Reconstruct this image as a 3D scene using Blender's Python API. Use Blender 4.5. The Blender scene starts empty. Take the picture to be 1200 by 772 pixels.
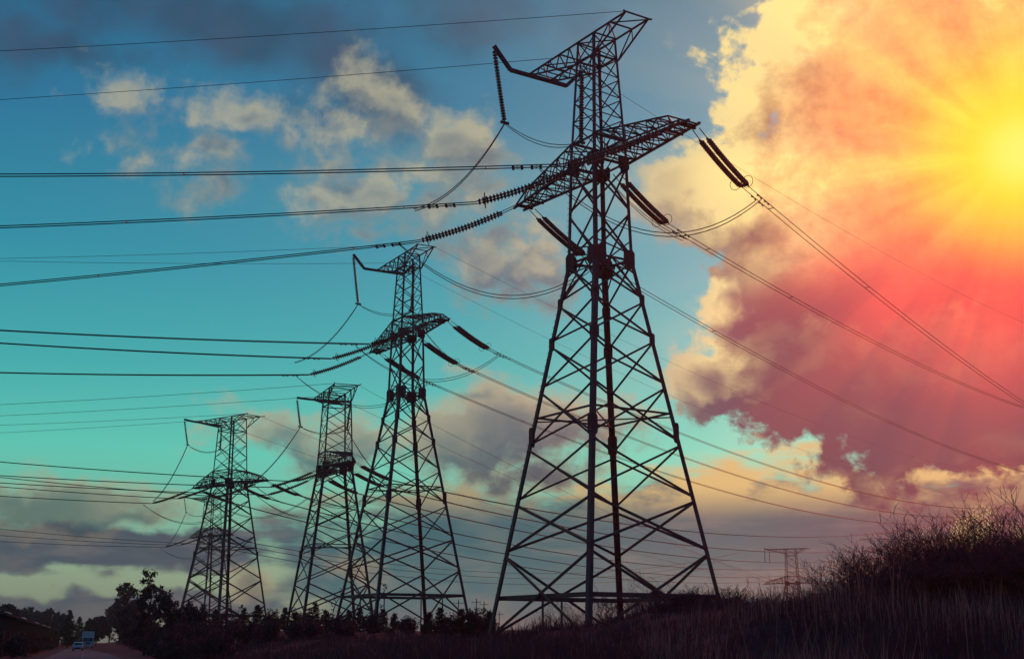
import bpy, math, random
import numpy as np
from mathutils import Vector, Matrix

# ------------------------------------------------------------------ basics
scene = bpy.context.scene
COL = scene.collection
R = math.radians
EYE = 1.6
FPX = 1500.0                      # focal length in pixels of the 1200 px wide photograph
PITCH = math.atan(365 / FPX)
SP, CP = math.sin(PITCH), math.cos(PITCH)


def ray(px, py):
    """direction of a photo pixel, scaled so that its forward (Y) part is 1"""
    u = (px - 600) / FPX
    v = (386 - py) / FPX
    den = CP - v * SP
    return u / den, (SP + v * CP) / den


def at(px, py, Y):
    a, b = ray(px, py)
    return Vector((a * Y, Y, EYE + b * Y))


def azel(px, py):
    a, b = ray(px, py)
    return math.degrees(math.atan2(a, 1)), math.degrees(math.atan2(b, math.hypot(a, 1)))


# ------------------------------------------------------------------ materials
def new_mat(name):
    m = bpy.data.materials.new(name)
    m.use_nodes = True
    nt = m.node_tree
    b = nt.nodes["Principled BSDF"]
    return m, nt, b


def mottled(name, c1, c2, scale=4.0, rough=0.8, metallic=0.0, detail=6, bump=0.0, spec=0.5, coord="Object"):
    m, nt, b = new_mat(name)
    tc = nt.nodes.new("ShaderNodeTexCoord")
    n = nt.nodes.new("ShaderNodeTexNoise")
    n.inputs["Scale"].default_value = scale
    n.inputs["Detail"].default_value = detail
    n.inputs["Roughness"].default_value = 0.62
    nt.links.new(tc.outputs[coord], n.inputs["Vector"])
    r = nt.nodes.new("ShaderNodeValToRGB")
    r.color_ramp.elements[0].position = 0.32
    r.color_ramp.elements[1].position = 0.68
    r.color_ramp.elements[0].color = (*c1, 1)
    r.color_ramp.elements[1].color = (*c2, 1)
    nt.links.new(n.outputs["Fac"], r.inputs["Fac"])
    nt.links.new(r.outputs["Color"], b.inputs["Base Color"])
    b.inputs["Roughness"].default_value = rough
    b.inputs["Metallic"].default_value = metallic
    b.inputs["Specular IOR Level"].default_value = spec
    if bump:
        bn = nt.nodes.new("ShaderNodeBump")
        bn.inputs["Strength"].default_value = bump
        nt.links.new(n.outputs["Fac"], bn.inputs["Height"])
        nt.links.new(bn.outputs["Normal"], b.inputs["Normal"])
    return m


M = {}
M["steel"] = mottled("glow_tinted_steel", (0.055, 0.012, 0.022), (0.10, 0.022, 0.035), 1.3, 0.55, 0.0, spec=0.3)  # the glow's red tint on the pylons is put into this base colour
M["plate"] = mottled("gusset_steel", (0.065, 0.012, 0.022), (0.11, 0.022, 0.034), 2.0, 0.65, 0.0, spec=0.25)  # plates carry the same glow tint in their colour
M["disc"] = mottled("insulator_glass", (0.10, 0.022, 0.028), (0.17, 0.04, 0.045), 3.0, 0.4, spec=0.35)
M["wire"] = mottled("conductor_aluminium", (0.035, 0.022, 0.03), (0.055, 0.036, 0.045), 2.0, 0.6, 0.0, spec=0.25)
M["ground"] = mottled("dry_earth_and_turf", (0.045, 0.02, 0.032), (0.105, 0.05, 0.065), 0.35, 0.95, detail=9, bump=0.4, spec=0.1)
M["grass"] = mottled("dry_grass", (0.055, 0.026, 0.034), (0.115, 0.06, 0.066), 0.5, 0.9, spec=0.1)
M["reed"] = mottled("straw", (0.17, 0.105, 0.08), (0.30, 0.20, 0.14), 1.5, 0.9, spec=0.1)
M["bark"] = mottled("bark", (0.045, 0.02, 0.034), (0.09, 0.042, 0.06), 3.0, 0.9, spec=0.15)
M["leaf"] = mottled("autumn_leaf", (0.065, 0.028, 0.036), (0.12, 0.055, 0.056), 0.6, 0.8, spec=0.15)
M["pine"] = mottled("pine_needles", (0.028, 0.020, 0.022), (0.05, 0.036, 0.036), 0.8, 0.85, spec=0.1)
M["asphalt"] = mottled("asphalt", (0.09, 0.085, 0.10), (0.14, 0.13, 0.15), 0.6, 0.85, detail=9, spec=0.3)
M["gravel"] = mottled("gravel_verge", (0.05, 0.04, 0.04), (0.11, 0.09, 0.085), 2.5, 0.95, detail=9, spec=0.1)
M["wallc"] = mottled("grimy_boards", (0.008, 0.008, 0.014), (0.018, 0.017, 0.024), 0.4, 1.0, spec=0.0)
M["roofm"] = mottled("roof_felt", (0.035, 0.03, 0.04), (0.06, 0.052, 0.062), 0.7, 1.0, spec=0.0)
M["dome"] = mottled("white_plastic", (0.55, 0.53, 0.55), (0.75, 0.72, 0.72), 3.0, 0.4)
M["carpaint"] = mottled("pale_car_paint", (0.36, 0.34, 0.33), (0.42, 0.40, 0.38), 2.0, 0.25)
M["truckbox"] = mottled("truck_tarpaulin", (0.36, 0.40, 0.33), (0.46, 0.50, 0.40), 1.0, 0.6)
M["glass"] = mottled("dark_glass", (0.012, 0.012, 0.016), (0.02, 0.02, 0.025), 1.0, 0.08)
M["rubber"] = mottled("tyre_rubber", (0.012, 0.011, 0.012), (0.022, 0.02, 0.02), 4.0, 0.9)
M["lamp"] = mottled("headlamp_glass", (0.6, 0.62, 0.65), (0.7, 0.72, 0.75), 2.0, 0.1)
M["wood"] = mottled("pole_wood", (0.03, 0.02, 0.02), (0.055, 0.036, 0.033), 2.0, 0.9)
M["joint"] = mottled("panel_joint", (0.02, 0.018, 0.024), (0.035, 0.03, 0.038), 1.0, 1.0, spec=0.0)
M["paint"] = mottled("road_paint", (0.28, 0.27, 0.27), (0.5, 0.48, 0.47), 2.0, 0.8)


for k_ in ("grass", "reed", "leaf"):             # thin blades let light through
    nt_ = M[k_].node_tree
    bs = nt_.nodes["Principled BSDF"]
    tl = nt_.nodes.new("ShaderNodeBsdfTranslucent")
    mx = nt_.nodes.new("ShaderNodeMixShader")
    mx.inputs[0].default_value = .12
    src = bs.inputs["Base Color"].links[0].from_socket
    nt_.links.new(src, tl.inputs["Color"])
    out_ = [n for n in nt_.nodes if n.type == "OUTPUT_MATERIAL"][0]
    nt_.links.new(bs.outputs[0], mx.inputs[1])
    nt_.links.new(tl.outputs[0], mx.inputs[2])
    nt_.links.new(mx.outputs[0], out_.inputs["Surface"])

# ------------------------------------------------------------------ mesh builder
class MB:
    def __init__(self):
        self.v, self.f = [], []

    def quadbox(self, c):
        n = len(self.v)
        self.v += [tuple(p) for p in c]
        self.f += [(n, n + 1, n + 2, n + 3), (n + 7, n + 6, n + 5, n + 4), (n, n + 4, n + 5, n + 1),
                   (n + 1, n + 5, n + 6, n + 2), (n + 2, n + 6, n + 7, n + 3), (n + 3, n + 7, n + 4, n)]

    def bar(self, p, q, w, h=None, up=(0, 0, 1)):
        h = h or w
        p, q = Vector(p), Vector(q)
        d = (q - p)
        if d.length < 1e-5:
            return
        d.normalize()
        s = d.cross(Vector(up))
        if s.length < 1e-3:
            s = d.cross(Vector((1, 0, 0)))
        s.normalize()
        u = s.cross(d)
        s *= w / 2
        u *= h / 2
        self.quadbox([p - s - u, p + s - u, p + s + u, p - s + u, q - s - u, q + s - u, q + s + u, q - s + u])

    def box(self, lo, hi):
        x0, y0, z0 = lo
        x1, y1, z1 = hi
        self.quadbox([(x0, y0, z0), (x0, y1, z0), (x1, y1, z0), (x1, y0, z0),
                      (x0, y0, z1), (x0, y1, z1), (x1, y1, z1), (x1, y0, z1)])

    def angle(self, p, q, w, n1, n2, t=0.03):
        """L section: corner line p-q, flanges along n1 and n2"""
        p, q = Vector(p), Vector(q)
        n1, n2 = Vector(n1).normalized(), Vector(n2).normalized()
        for a, b in ((n1, n2), (n2, n1)):
            A, B = a * w, b * t
            o = Vector((0, 0, 0)) if a is n1 else b * t * 0
            st = b * (t * 1.02) if a is n2 else Vector((0, 0, 0))
            st = a * (t * 1.02) if a is n2 else Vector((0, 0, 0))
            self.quadbox([p + st, p + A, p + A + B, p + st + B, q + st, q + A, q + A + B, q + st + B])

    def tube(self, pts, r, n=5, cap=True, r_end=None):
        pts = [Vector(p) for p in pts]
        m = len(pts)
        base = len(self.v)
        prev = None
        for i, p in enumerate(pts):
            d = (pts[min(i + 1, m - 1)] - pts[max(i - 1, 0)]).normalized()
            if prev is None:
                s = d.cross(Vector((0, 0, 1)))
                if s.length < 1e-3:
                    s = d.cross(Vector((1, 0, 0)))
            else:
                s = prev - d * prev.dot(d)
            s.normalize()
            prev = s
            u = s.cross(d)
            rr = r if r_end is None else r + (r_end - r) * i / (m - 1)
            for k in range(n):
                a = 2 * math.pi * k / n
                self.v.append(tuple(p + s * (math.cos(a) * rr) + u * (math.sin(a) * rr)))
        for i in range(m - 1):
            for k in range(n):
                a, b = base + i * n + k, base + i * n + (k + 1) % n
                self.f.append((a, b, b + n, a + n))
        if cap:
            self.f.append(tuple(base + k for k in range(n))[::-1])
            self.f.append(tuple(base + (m - 1) * n + k for k in range(n)))

    def lathe(self, p, d, prof, n=10):
        """profile of (along, radius) round the axis d at p"""
        p, d = Vector(p), Vector(d).normalized()
        s = d.cross(Vector((0, 0, 1)))
        if s.length < 1e-3:
            s = d.cross(Vector((1, 0, 0)))
        s.normalize()
        u = s.cross(d)
        base = len(self.v)
        for (l, r) in prof:
            for k in range(n):
                a = 2 * math.pi * k / n
                self.v.append(tuple(p + d * l + s * (math.cos(a) * r) + u * (math.sin(a) * r)))
        for i in range(len(prof) - 1):
            for k in range(n):
                a, b = base + i * n + k, base + i * n + (k + 1) % n
                self.f.append((a, b, b + n, a + n))

    def ring(self, c, nrm, R0, r, n=18, k=5):
        c, nrm = Vector(c), Vector(nrm).normalized()
        s = nrm.cross(Vector((0, 0, 1)))
        if s.length < 1e-3:
            s = nrm.cross(Vector((1, 0, 0)))
        s.normalize()
        u = s.cross(nrm)
        base = len(self.v)
        for i in range(n):
            a = 2 * math.pi * i / n
            o = s * math.cos(a) + u * math.sin(a)
            for j in range(k):
                b = 2 * math.pi * j / k
                self.v.append(tuple(c + o * (R0 + r * math.cos(b)) + nrm * (r * math.sin(b))))
        for i in range(n):
            for j in range(k):
                i2, j2 = (i + 1) % n, (j + 1) % k
                self.f.append((base + i * k + j, base + i2 * k + j, base + i2 * k + j2, base + i * k + j2))

    def plate(self, c, nrm, u, w, h, t=0.03, chamfer=0.3):
        """eight sided plate facing nrm, u its long direction"""
        c, nrm, u = Vector(c), Vector(nrm).normalized(), Vector(u).normalized()
        s = u.cross(nrm).normalized()
        a, b = w / 2, h / 2
        ca, cb = a * (1 - chamfer), b * (1 - chamfer)
        out = [(a, -cb), (a, cb), (ca, b), (-ca, b), (-a, cb), (-a, -cb), (-ca, -b), (ca, -b)]
        n = len(self.v)
        for off in (-t / 2, t / 2):
            self.v += [tuple(c + s * x + u * y + nrm * off) for x, y in out]
        self.f.append(tuple(range(n, n + 8))[::-1])
        self.f.append(tuple(range(n + 8, n + 16)))
        for k in range(8):
            j = (k + 1) % 8
            self.f.append((n + k, n + j, n + 8 + j, n + 8 + k))

    def mesh(self, name, mat, smooth=False):
        me = bpy.data.meshes.new(name)
        me.from_pydata(self.v, [], self.f)
        me.materials.append(M[mat])
        if smooth:
            me.polygons.foreach_set("use_smooth", [True] * len(me.polygons))
        me.update()
        return me

    def build(self, name, mat, parent=None, smooth=False, loc=None):
        o = bpy.data.objects.new(name, self.mesh(name, mat, smooth))
        COL.objects.link(o)
        if parent is not None:
            o.parent = parent
        if loc is not None:
            o.location = loc
        return o


def np_mesh(name, verts, faces, mat, smooth=False, parent=None):
    me = bpy.data.meshes.new(name)
    verts = np.asarray(verts, dtype=np.float32)
    faces = np.asarray(faces, dtype=np.int32)
    k = faces.shape[1]
    me.vertices.add(len(verts))
    me.vertices.foreach_set("co", verts.ravel())
    me.loops.add(faces.size)
    me.loops.foreach_set("vertex_index", faces.ravel())
    me.polygons.add(len(faces))
    me.polygons.foreach_set("loop_start", np.arange(0, faces.size, k, dtype=np.int32))
    me.materials.append(M[mat] if isinstance(mat, str) else mat)
    if smooth:
        me.polygons.foreach_set("use_smooth", np.ones(len(faces), dtype=bool))
    me.update(calc_edges=True)
    o = bpy.data.objects.new(name, me)
    COL.objects.link(o)
    if parent is not None:
        o.parent = parent
    return o


def tag(o, label=None, cat=None, group=None, kind=None):
    if label:
        o["label"] = label
    if cat:
        o["category"] = cat
    if group:
        o["group"] = group
    if kind:
        o["kind"] = kind
    return o


def empty(name, loc, rz=0.0):
    o = bpy.data.objects.new(name, None)
    o.empty_display_size = 0.3
    COL.objects.link(o)
    o.location = loc
    o.rotation_euler = (0, 0, rz)
    return o


def copy_tree(o, parent=None):
    c = o.copy()
    COL.objects.link(c)
    if parent is not None:
        c.parent = parent
    for ch in [x for x in bpy.data.objects if x.parent == o and x is not c]:
        copy_tree(ch, c)
    return c


# ------------------------------------------------------------------ terrain
def sst(a, b, x):
    t = np.clip((x - a) / (b - a), 0, 1)
    return t * t * (3 - 2 * t)


ROADK = -ray(98, 751)[0]           # the road runs towards this bearing


def terrain(X, Y):
    X = np.asarray(X, dtype=float)
    Y = np.asarray(Y, dtype=float)
    q = X + ROADK * Y
    C = np.interp(q, [2, 5, 8, 11.7, 14.2, 15.5, 17.7, 20, 30, 60], [-1.6, -1.35, -.8, -.38, -.26, .10, .80, .92, 1.0, 1.3])
    near = -1.6 + (C + 1.6) * sst(5, 34, Y)
    base = np.interp(Y, [0, 60, 85, 145, 230, 400, 700, 1500, 4000], [-.4, -.45, -.4, 1.0, 1.4, 1.0, -2, -8, -8])
    base = base - 9 * sst(30, 110, X) * sst(120, 400, Y) * (1 - 0.7 * sst(700, 2500, Y))
    plat = -1.6 + (base + 1.6) * sst(5, 17, q)
    h = near + (plat - near) * sst(37, 66, Y)
    bump = (0.10 * np.sin(X * .9 + 1.3 * np.sin(Y * .31)) * np.sin(Y * .55 + .7) + 0.05 * np.sin(X * 2.3 + Y * 1.1) * np.sin(Y * 1.7 - X * .6))
    h = h + bump * sst(5, 12, q) * np.clip(1 + Y / 90., 1, 4) * 0.8
    h = h - 0.04 * (1 - sst(3.5, 5.5, np.abs(q)))
    return h + EYE


def th(x, y):
    return float(terrain(x, y))


def grid_axis(lo, hi, fine_lo, fine_hi, step, grow):
    a = list(np.arange(fine_lo, fine_hi, step))
    s, x = step, fine_hi
    while x < hi:
        a.append(x)
        s *= grow
        x += s
    a.append(hi)
    s, x = step, fine_lo
    while x > lo:
        s *= grow
        x -= s
        a.append(max(x, lo))
    return np.unique(np.round(np.array(a), 3))


gx = grid_axis(-3000, 3000, -30, 30, .6, 1.09)
gy = grid_axis(-200, 4000, 5, 70, .6, 1.06)
GX, GY = np.meshgrid(gx, gy)
GZ = terrain(GX, GY)
nx, ny = len(gx), len(gy)
idx = np.arange(nx * ny).reshape(ny, nx)
F = np.stack([idx[:-1, :-1], idx[:-1, 1:], idx[1:, 1:], idx[1:, :-1]], -1).reshape(-1, 4)
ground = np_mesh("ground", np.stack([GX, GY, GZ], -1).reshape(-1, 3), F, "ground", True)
tag(ground, kind="structure")

# road: sheet on the ground
rl = []
ry = np.concatenate([np.arange(-60, 400, 3), np.arange(400, 1500, 20)])


def strip(name, off0, off1, dz, mat, y0=-60, y1=1500, step=4):
    ys = np.arange(y0, y1, step)
    vs, fs = [], []
    for i, y in enumerate(ys):
        for o in (off0, off1):
            x = -ROADK * y + o
            vs.append((x, y, max(th(x, y), EYE - 1.64) + dz))
        if i:
            n = 2 * i
            fs.append((n - 2, n - 1, n + 1, n))
    return np_mesh(name, vs, fs, mat)


tag(strip("road", -3.6, 3.6, .03, "asphalt"), kind="structure")
tag(strip("road_verge", 3.62, 5.3, .02, "gravel"), kind="structure")
tag(strip("road_verge", -5.3, -3.62, .02, "gravel"), kind="structure")
mk = MB()
for y in range(20, 600, 9):
    x = -ROADK * y
    z = th(x, y) + .036
    x2 = -ROADK * (y + 3)
    n = len(mk.v)
    mk.v += [(x - .07, y, z), (x + .07, y, z), (x2 + .07, y + 3, z), (x2 - .07, y + 3, z)]
    mk.f.append((n, n + 1, n + 2, n + 3))
tag(mk.build("road_marking", "paint"), kind="structure")

# ------------------------------------------------------------------ towers
TYPE_A = dict(nodes=[0, 5.6, 9.0, 12.7, 16.6, 19.8, 22.6, 25.5, 29.0, 32.5],
              prof=[(-6, 6.6), (0, 5.65), (25.5, 1.62), (32.5, 1.45), (42.1, 1.0)],
              arm=32.5, arm_top=34.3, top=42.1, beam=2.75, dia=[14.7], armlen=9.7,
              pl=(-7.4, 4.7), bent=True, kink=25.5, mast=5)
TYPE_B = dict(nodes=[0, 4.9, 9.2, 13.2, 16.9, 20.2, 23.2, 26.0],
              prof=[(-9, 6.9), (0, 5.75), (26.0, 2.2), (37.7, 1.75)],
              arm=26.0, arm_top=28.2, top=37.7, beam=3.0, dia=[14.6], armlen=9.5,
              pl=(-8.3, 5.3), bent=False, kink=26.0, mast=4)


def wprof(T, z):
    zs, ws = zip(*T["prof"])
    return float(np.interp(z, zs, ws))


def make_tower_meshes(T, fat=1.0):
    """list of (part name, mesh) in the tower's own axes: x along the crossarm, y along the line"""
    parts = []
    w = lambda z: wprof(T, z)
    corners = [(1, -1), (-1, -1), (-1, 1), (1, 1)]
    C = lambda c, z: Vector((c[0] * w(z), c[1] * w(z), z))
    br = .13 * fat
    # legs: steel angles with their flanges along the faces
    zs = [p[0] for p in T["prof"]]
    for c in corners:
        m = MB()
        for z0, z1 in zip(zs[:-1], zs[1:]):
            wd = (.32 if z1 <= T["kink"] + .1 else (.24 if z1 <= T["arm"] + .1 else .17)) * fat
            m.angle(C(c, z0), C(c, z1), wd, (-c[0], 0, 0), (0, -c[1], 0), .045)
        # step bolts on one flange
        if c == (-1, -1):
            z = 3.0
            while z < T["arm"]:
                p = C(c, z)
                m.bar(p, p + Vector((-.16, 0, 0)), .025)
                z += .45
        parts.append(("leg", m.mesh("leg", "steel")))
    # bracing of the body
    m = MB()
    N = T["nodes"]
    for i in range(4):
        a, b = corners[i], corners[(i + 1) % 4]
        nrm = Vector((a[0] + b[0], a[1] + b[1], 0)).normalized()
        ins = nrm * .07
        for j, (z0, z1) in enumerate(zip(N[:-1], N[1:])):
            d = br * (1.25 if j < 2 else 1.0)
            g = .16
            m.bar(C(a, z0 + g) - ins, C(b, z1 - g) - ins, d, d * .6, nrm)
            m.bar(C(b, z0 + g) - ins * 2.2, C(a, z1 - g) - ins * 2.2, d, d * .6, nrm)
            if j == 0:
                # hangers from the crossing down to the ground
                mid = (C(a, T["beam"]) + C(b, T["beam"])) / 2
                q = mid.copy()
                q.z = -3
                m.bar(mid - ins * 3.5, q - ins * 3.5, .1 * fat)
        for zd in T["dia"]:
            m.bar(C(a, zd) - ins * 3, C(b, zd) - ins * 3, .13 * fat, .1, nrm)
        zk = T["kink"]
        m.bar(C(a, zk) - ins * 3.4, C(b, zk) - ins * 3.4, .14 * fat, .1, nrm)
        # star bracing under the kink
        mid = (C(a, zk) + C(b, zk)) / 2 - ins * 4
        lo = N[N.index(zk) - 1] if zk in N else zk - 3
        for c in (a, b):
            m.bar(mid, C(c, lo + .5) - ins * 4, .09 * fat, .06, nrm)
            m.bar(mid, C(c, zk - .9) - ins * 4.4, .09 * fat, .06, nrm)
        if T["kink"] < T["arm"]:
            m.bar(C(a, zk + .5) - ins * 4, C(b, zk + 1.2) - ins * 4, .08 * fat, .06, nrm)
    for zd in T["dia"] + [T["kink"]]:
        m.bar(C(corners[0], zd - .14), C(corners[2], zd - .14), .08 * fat)
        m.bar(C(corners[1], zd - .26), C(corners[3], zd - .26), .08 * fat)
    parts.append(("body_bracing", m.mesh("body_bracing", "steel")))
    # heavy beam low on each face
    for i in range(4):
        m = MB()
        a, b = corners[i], corners[(i + 1) % 4]
        nrm = Vector((a[0] + b[0], a[1] + b[1], 0)).normalized()
        m.bar(C(a, T["beam"]) - nrm * .32, C(b, T["beam"]) - nrm * .32, .12, .29 * min(fat, 1.1), (0, 0, 1))
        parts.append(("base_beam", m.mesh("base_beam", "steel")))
    # mast
    m = MB()
    zz = list(np.linspace(T["arm_top"], T["top"], T["mast"] + 1))
    zz = [T["arm"]] + zz
    for i in range(4):
        a, b = corners[i], corners[(i + 1) % 4]
        nrm = Vector((a[0] + b[0], a[1] + b[1], 0)).normalized()
        for j, (z0, z1) in enumerate(zip(zz[:-1], zz[1:])):
            m.bar(C(a, z0 + .05) - nrm * .05, C(b, z1 - .05) - nrm * .05, br * .6, br * .4, nrm)
            m.bar(C(b, z0 + .05) - nrm * .13, C(a, z1 - .05) - nrm * .13, br * .6, br * .4, nrm)
            if j == 0 or z1 == T["top"]:
                m.bar(C(a, z0 + .02) - nrm * .2, C(b, z0 + .02) - nrm * .2, .13 * fat, .1, nrm)
                if j == 0:
                    m.bar(C(a, z1) - nrm * .2, C(b, z1) - nrm * .2, .13 * fat, .1, nrm)
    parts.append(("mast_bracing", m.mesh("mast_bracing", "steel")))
    # lower crossarms
    L = T["armlen"]
    for s in (1, -1):
        m = MB()
        za, zt = T["arm"], T["arm_top"]
        wa, wt = w(za), w(zt)
        nseg = 8
        kx = L * .85
        bot = {1: [], -1: []}
        top = {1: [], -1: []}
        for k in range(nseg + 1):
            f = k / nseg
            x = wa + (L - wa) * f
            for sy in (1, -1):
                yb = wa + (.5 - wa) * f
                bot[sy].append(Vector((s * x, sy * yb, za - .2 * f)))
                xt = wt + (kx - wt) * min(1, f / .87) if f < .87 else kx + (L - kx) * (f - .87) / .13
                yt = wt + (.55 - wt) * min(1, f / .87)
                zt_ = zt + (za + .75 - zt) * min(1, f / .87) if f < .87 else za + .75 - .8 * (f - .87) / .13
                top[sy].append(Vector((s * xt, sy * yt, zt_)))
        for sy in (1, -1):
            ext = (bot[sy][-1] - bot[sy][-2]).normalized() * .55
            m.bar(bot[sy][0], bot[sy][-1] + ext, .15 * fat, .15 * fat)
            for k in range(nseg):
                m.bar(top[sy][k], top[sy][k + 1], .1 * fat, .1 * fat)
                m.bar(bot[sy][k], top[sy][k], .055 * fat)
                if k < nseg - 1:
                    p, q = (bot[sy][k], top[sy][k + 1]) if k % 2 else (top[sy][k], bot[sy][k + 1])
                    m.bar(p, q, .06 * fat)
        for k in range(nseg + 1):
            m.bar(bot[1][k], bot[-1][k], .09 * fat)
            m.bar(top[1][k] + Vector((0, 0, .02)), top[-1][k] + Vector((0, 0, .02)), .07 * fat)
            if k < nseg:
                p, q = (bot[1][k], bot[-1][k + 1]) if k % 2 else (bot[-1][k], bot[1][k + 1])
                m.bar(p, q, .06 * fat)
                p, q = (top[-1][k], top[1][k + 1]) if k % 2 else (top[1][k], top[-1][k + 1])
                m.bar(p, q, .06 * fat)
        m.bar((s * (L - .25), -.75, za - .22), (s * (L - .25), .75, za - .22), .16 * fat, .22 * fat)
        m.bar((s * (L - 1.6), -.85, za - .2), (s * (L - 1.6), .85, za - .2), .12 * fat, .16 * fat)
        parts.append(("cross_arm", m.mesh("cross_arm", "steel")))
    # flat top platform carrying the shield wires
    m = MB()
    x0, x1 = T["pl"]
    zt = T["top"]
    wt = w(zt)
    xs = [x0, x0 * .72, x0 * .44, -wt, wt, wt + (x1 - wt) * .5, x1]
    for sy in (1, -1):
        m.bar((x0, sy * wt, zt), (x1, sy * wt, zt), .11 * fat)
        zl = zt - 1.7
        wl = w(zl)
        m.bar((x1, sy * wt, zt), (wl, sy * wl, zl), .1 * fat)
        m.bar((wt + (x1 - wt) * .5, sy * wt, zt), ((wl + x1) / 2, sy * (wl + wt) / 2, (zl + zt) / 2), .07 * fat)
        m.bar((wt + (x1 - wt) * .5, sy * wt, zt), (wl, sy * wl, zl), .07 * fat)
        m.bar((x0, sy * wt, zt - .08), (-wl, sy * wl, zl), .11 * fat)
        n = 5
        for k in range(n):
            f0, f1 = k / n, (k + .5) / n
            P = Vector((-wl, sy * wl, zl)).lerp(Vector((x0, sy * wt, zt - .08)), f0)
            Q = Vector((-wt, sy * wt, zt)).lerp(Vector((x0, sy * wt, zt)), min(1, f1 + .05))
            m.bar(P, Q, .07 * fat)
            P2 = Vector((-wl, sy * wl, zl)).lerp(Vector((x0, sy * wt, zt - .08)), f0 + 1 / n)
            m.bar(Q, P2, .07 * fat)
    for k, x in enumerate(xs):
        m.bar((x, -wt, zt + .03), (x, wt, zt + .03), .09 * fat)
        if k:
            s = 1 if k % 2 else -1
            m.bar((xs[k - 1], s * wt, zt - .03), (x, -s * wt, zt - .03), .07 * fat)
    for sy in (1, -1):
        m.bar((x1, sy * wt, zt), (x1 + (.1 if T["bent"] else 1.0), sy * (wt + .25), zt), .1 * fat)
    zl = zt - 1.7
    wl = w(zl)
    for k in range(1, 5):
        f = k / 5
        P = Vector((-wl, wl, zl)).lerp(Vector((x0, wt, zt - .08)), f)
        Q = Vector((-wl, -wl, zl)).lerp(Vector((x0, -wt, zt - .08)), f)
        m.bar(P, Q, .07 * fat)
    parts.append(("top_platform", m.mesh("top_platform", "steel")))
    m = MB()
    if T["bent"]:
        pts = [(x0, -4.1, zt + 1.6), (x0, -2.6, zt), (x0, 2.6, zt), (x0, 4.1, zt + 1.6)]
    else:
        pts = [(x0, -4.3, zt + .1), (x0, -2.4, zt - .02), (x0, 2.4, zt - .02), (x0, 4.3, zt + .1)]
    for p, q in zip(pts[:-1], pts[1:]):
        m.bar(p, q, .26 * fat, .26 * fat)
    parts.append(("jumper_bracket", m.mesh("jumper_bracket", "steel")))
    # gusset plates on the faces at the main joints
    big = [(T["kink"], .95, 1.25), (T["arm"], .95, 1.0), (13.4, .48, 1.3)]
    if T["bent"]:
        big += [(22.6, .42, .7), (19.8, .46, .8)]
    for (z, pw, ph) in big:
        for c in corners:
            m = MB()
            p = C(c, z)
            off = pw * .42
            m.plate(p + Vector((-c[0] * off * .9, c[1] * .035, 0)), (0, c[1], 0), (0, 0, 1), pw, ph, .03)
            m.plate(p + Vector((c[0] * .035, -c[1] * off * .9, 0)), (c[0], 0, 0), (0, 0, 1), pw, ph, .03)
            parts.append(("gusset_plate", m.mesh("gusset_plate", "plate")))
    # concrete feet
    for c in corners:
        m = MB()
        p = C(c, -.2)
        m.box((p.x - .5, p.y - .5, -7.0), (p.x + .5, p.y + .5, -.25))
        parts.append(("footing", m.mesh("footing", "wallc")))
    return parts


MESH_A = make_tower_meshes(TYPE_A, 1.0)
MESH_B = make_tower_meshes(TYPE_B, 1.15)

T1c = (6.1, 85.0)
TOWERS = [
    dict(key="near", T=TYPE_A, me=MESH_A, c=T1c, z=EYE + 0.0, phi=-57,
         d="the tallest pylon", label="tallest and nearest lattice pylon, bent tube bracket on its left, standing on the bank"),
    dict(key="second", T=TYPE_A, me=MESH_A, c=(ray(470.5, 740)[0] * 145, 145), z=EYE + 2.1, phi=-61,
         d="the second pylon", label="second tallest lattice pylon with bent bracket, left of the tallest pylon"),
    dict(key="third", T=TYPE_B, me=MESH_B, c=(ray(386, 740)[0] * 190, 190), z=EYE - 1.0, phi=-68,
         d="the end-on pylon", label="middle-sized lattice pylon with its arms seen end-on, just left of the second pylon"),
    dict(key="fourth", T=TYPE_B, me=MESH_B, c=(ray(260, 740)[0] * 228, 228), z=EYE + 1.3, phi=-38,
         d="the leftmost flat-topped pylon", label="flat-topped lattice pylon with broad arms, nearer of the leftmost overlapping two"),
    dict(key="fifth", T=TYPE_B, me=MESH_B, c=(ray(241, 740)[0] * 390, 390), z=EYE + 4.9, phi=-38,
         d="the small background pylon", label="small lattice pylon seen through the legs of the leftmost flat-topped pylon"),
    dict(key="far", T=TYPE_B, me=MESH_B, c=(ray(929, 690)[0] * 452, 452), z=EYE - 6.4, phi=-22,
         d="the tiny distant pylon", label="tiny distant flat-topped pylon above the grassy bank, left of the bare bushes"),
]
for t in TOWERS:
    e = empty("lattice_pylon", (t["c"][0], t["c"][1], t["z"]), R(t["phi"]))
    tag(e, t["label"], "pylon", "lattice pylons of the power line")
    for nm, me in t["me"]:
        o = bpy.data.objects.new(nm, me)
        COL.objects.link(o)
        o.parent = e
    t["obj"] = e
    ph = R(t["phi"])
    t["a"] = Vector((math.cos(ph), math.sin(ph), 0))
    t["t"] = Vector((-math.sin(ph), math.cos(ph), 0))


def loc2w(t, x, y, z):
    return Vector((t["c"][0], t["c"][1], t["z"])) + t["a"] * x + t["t"] * y + Vector((0, 0, z))


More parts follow.
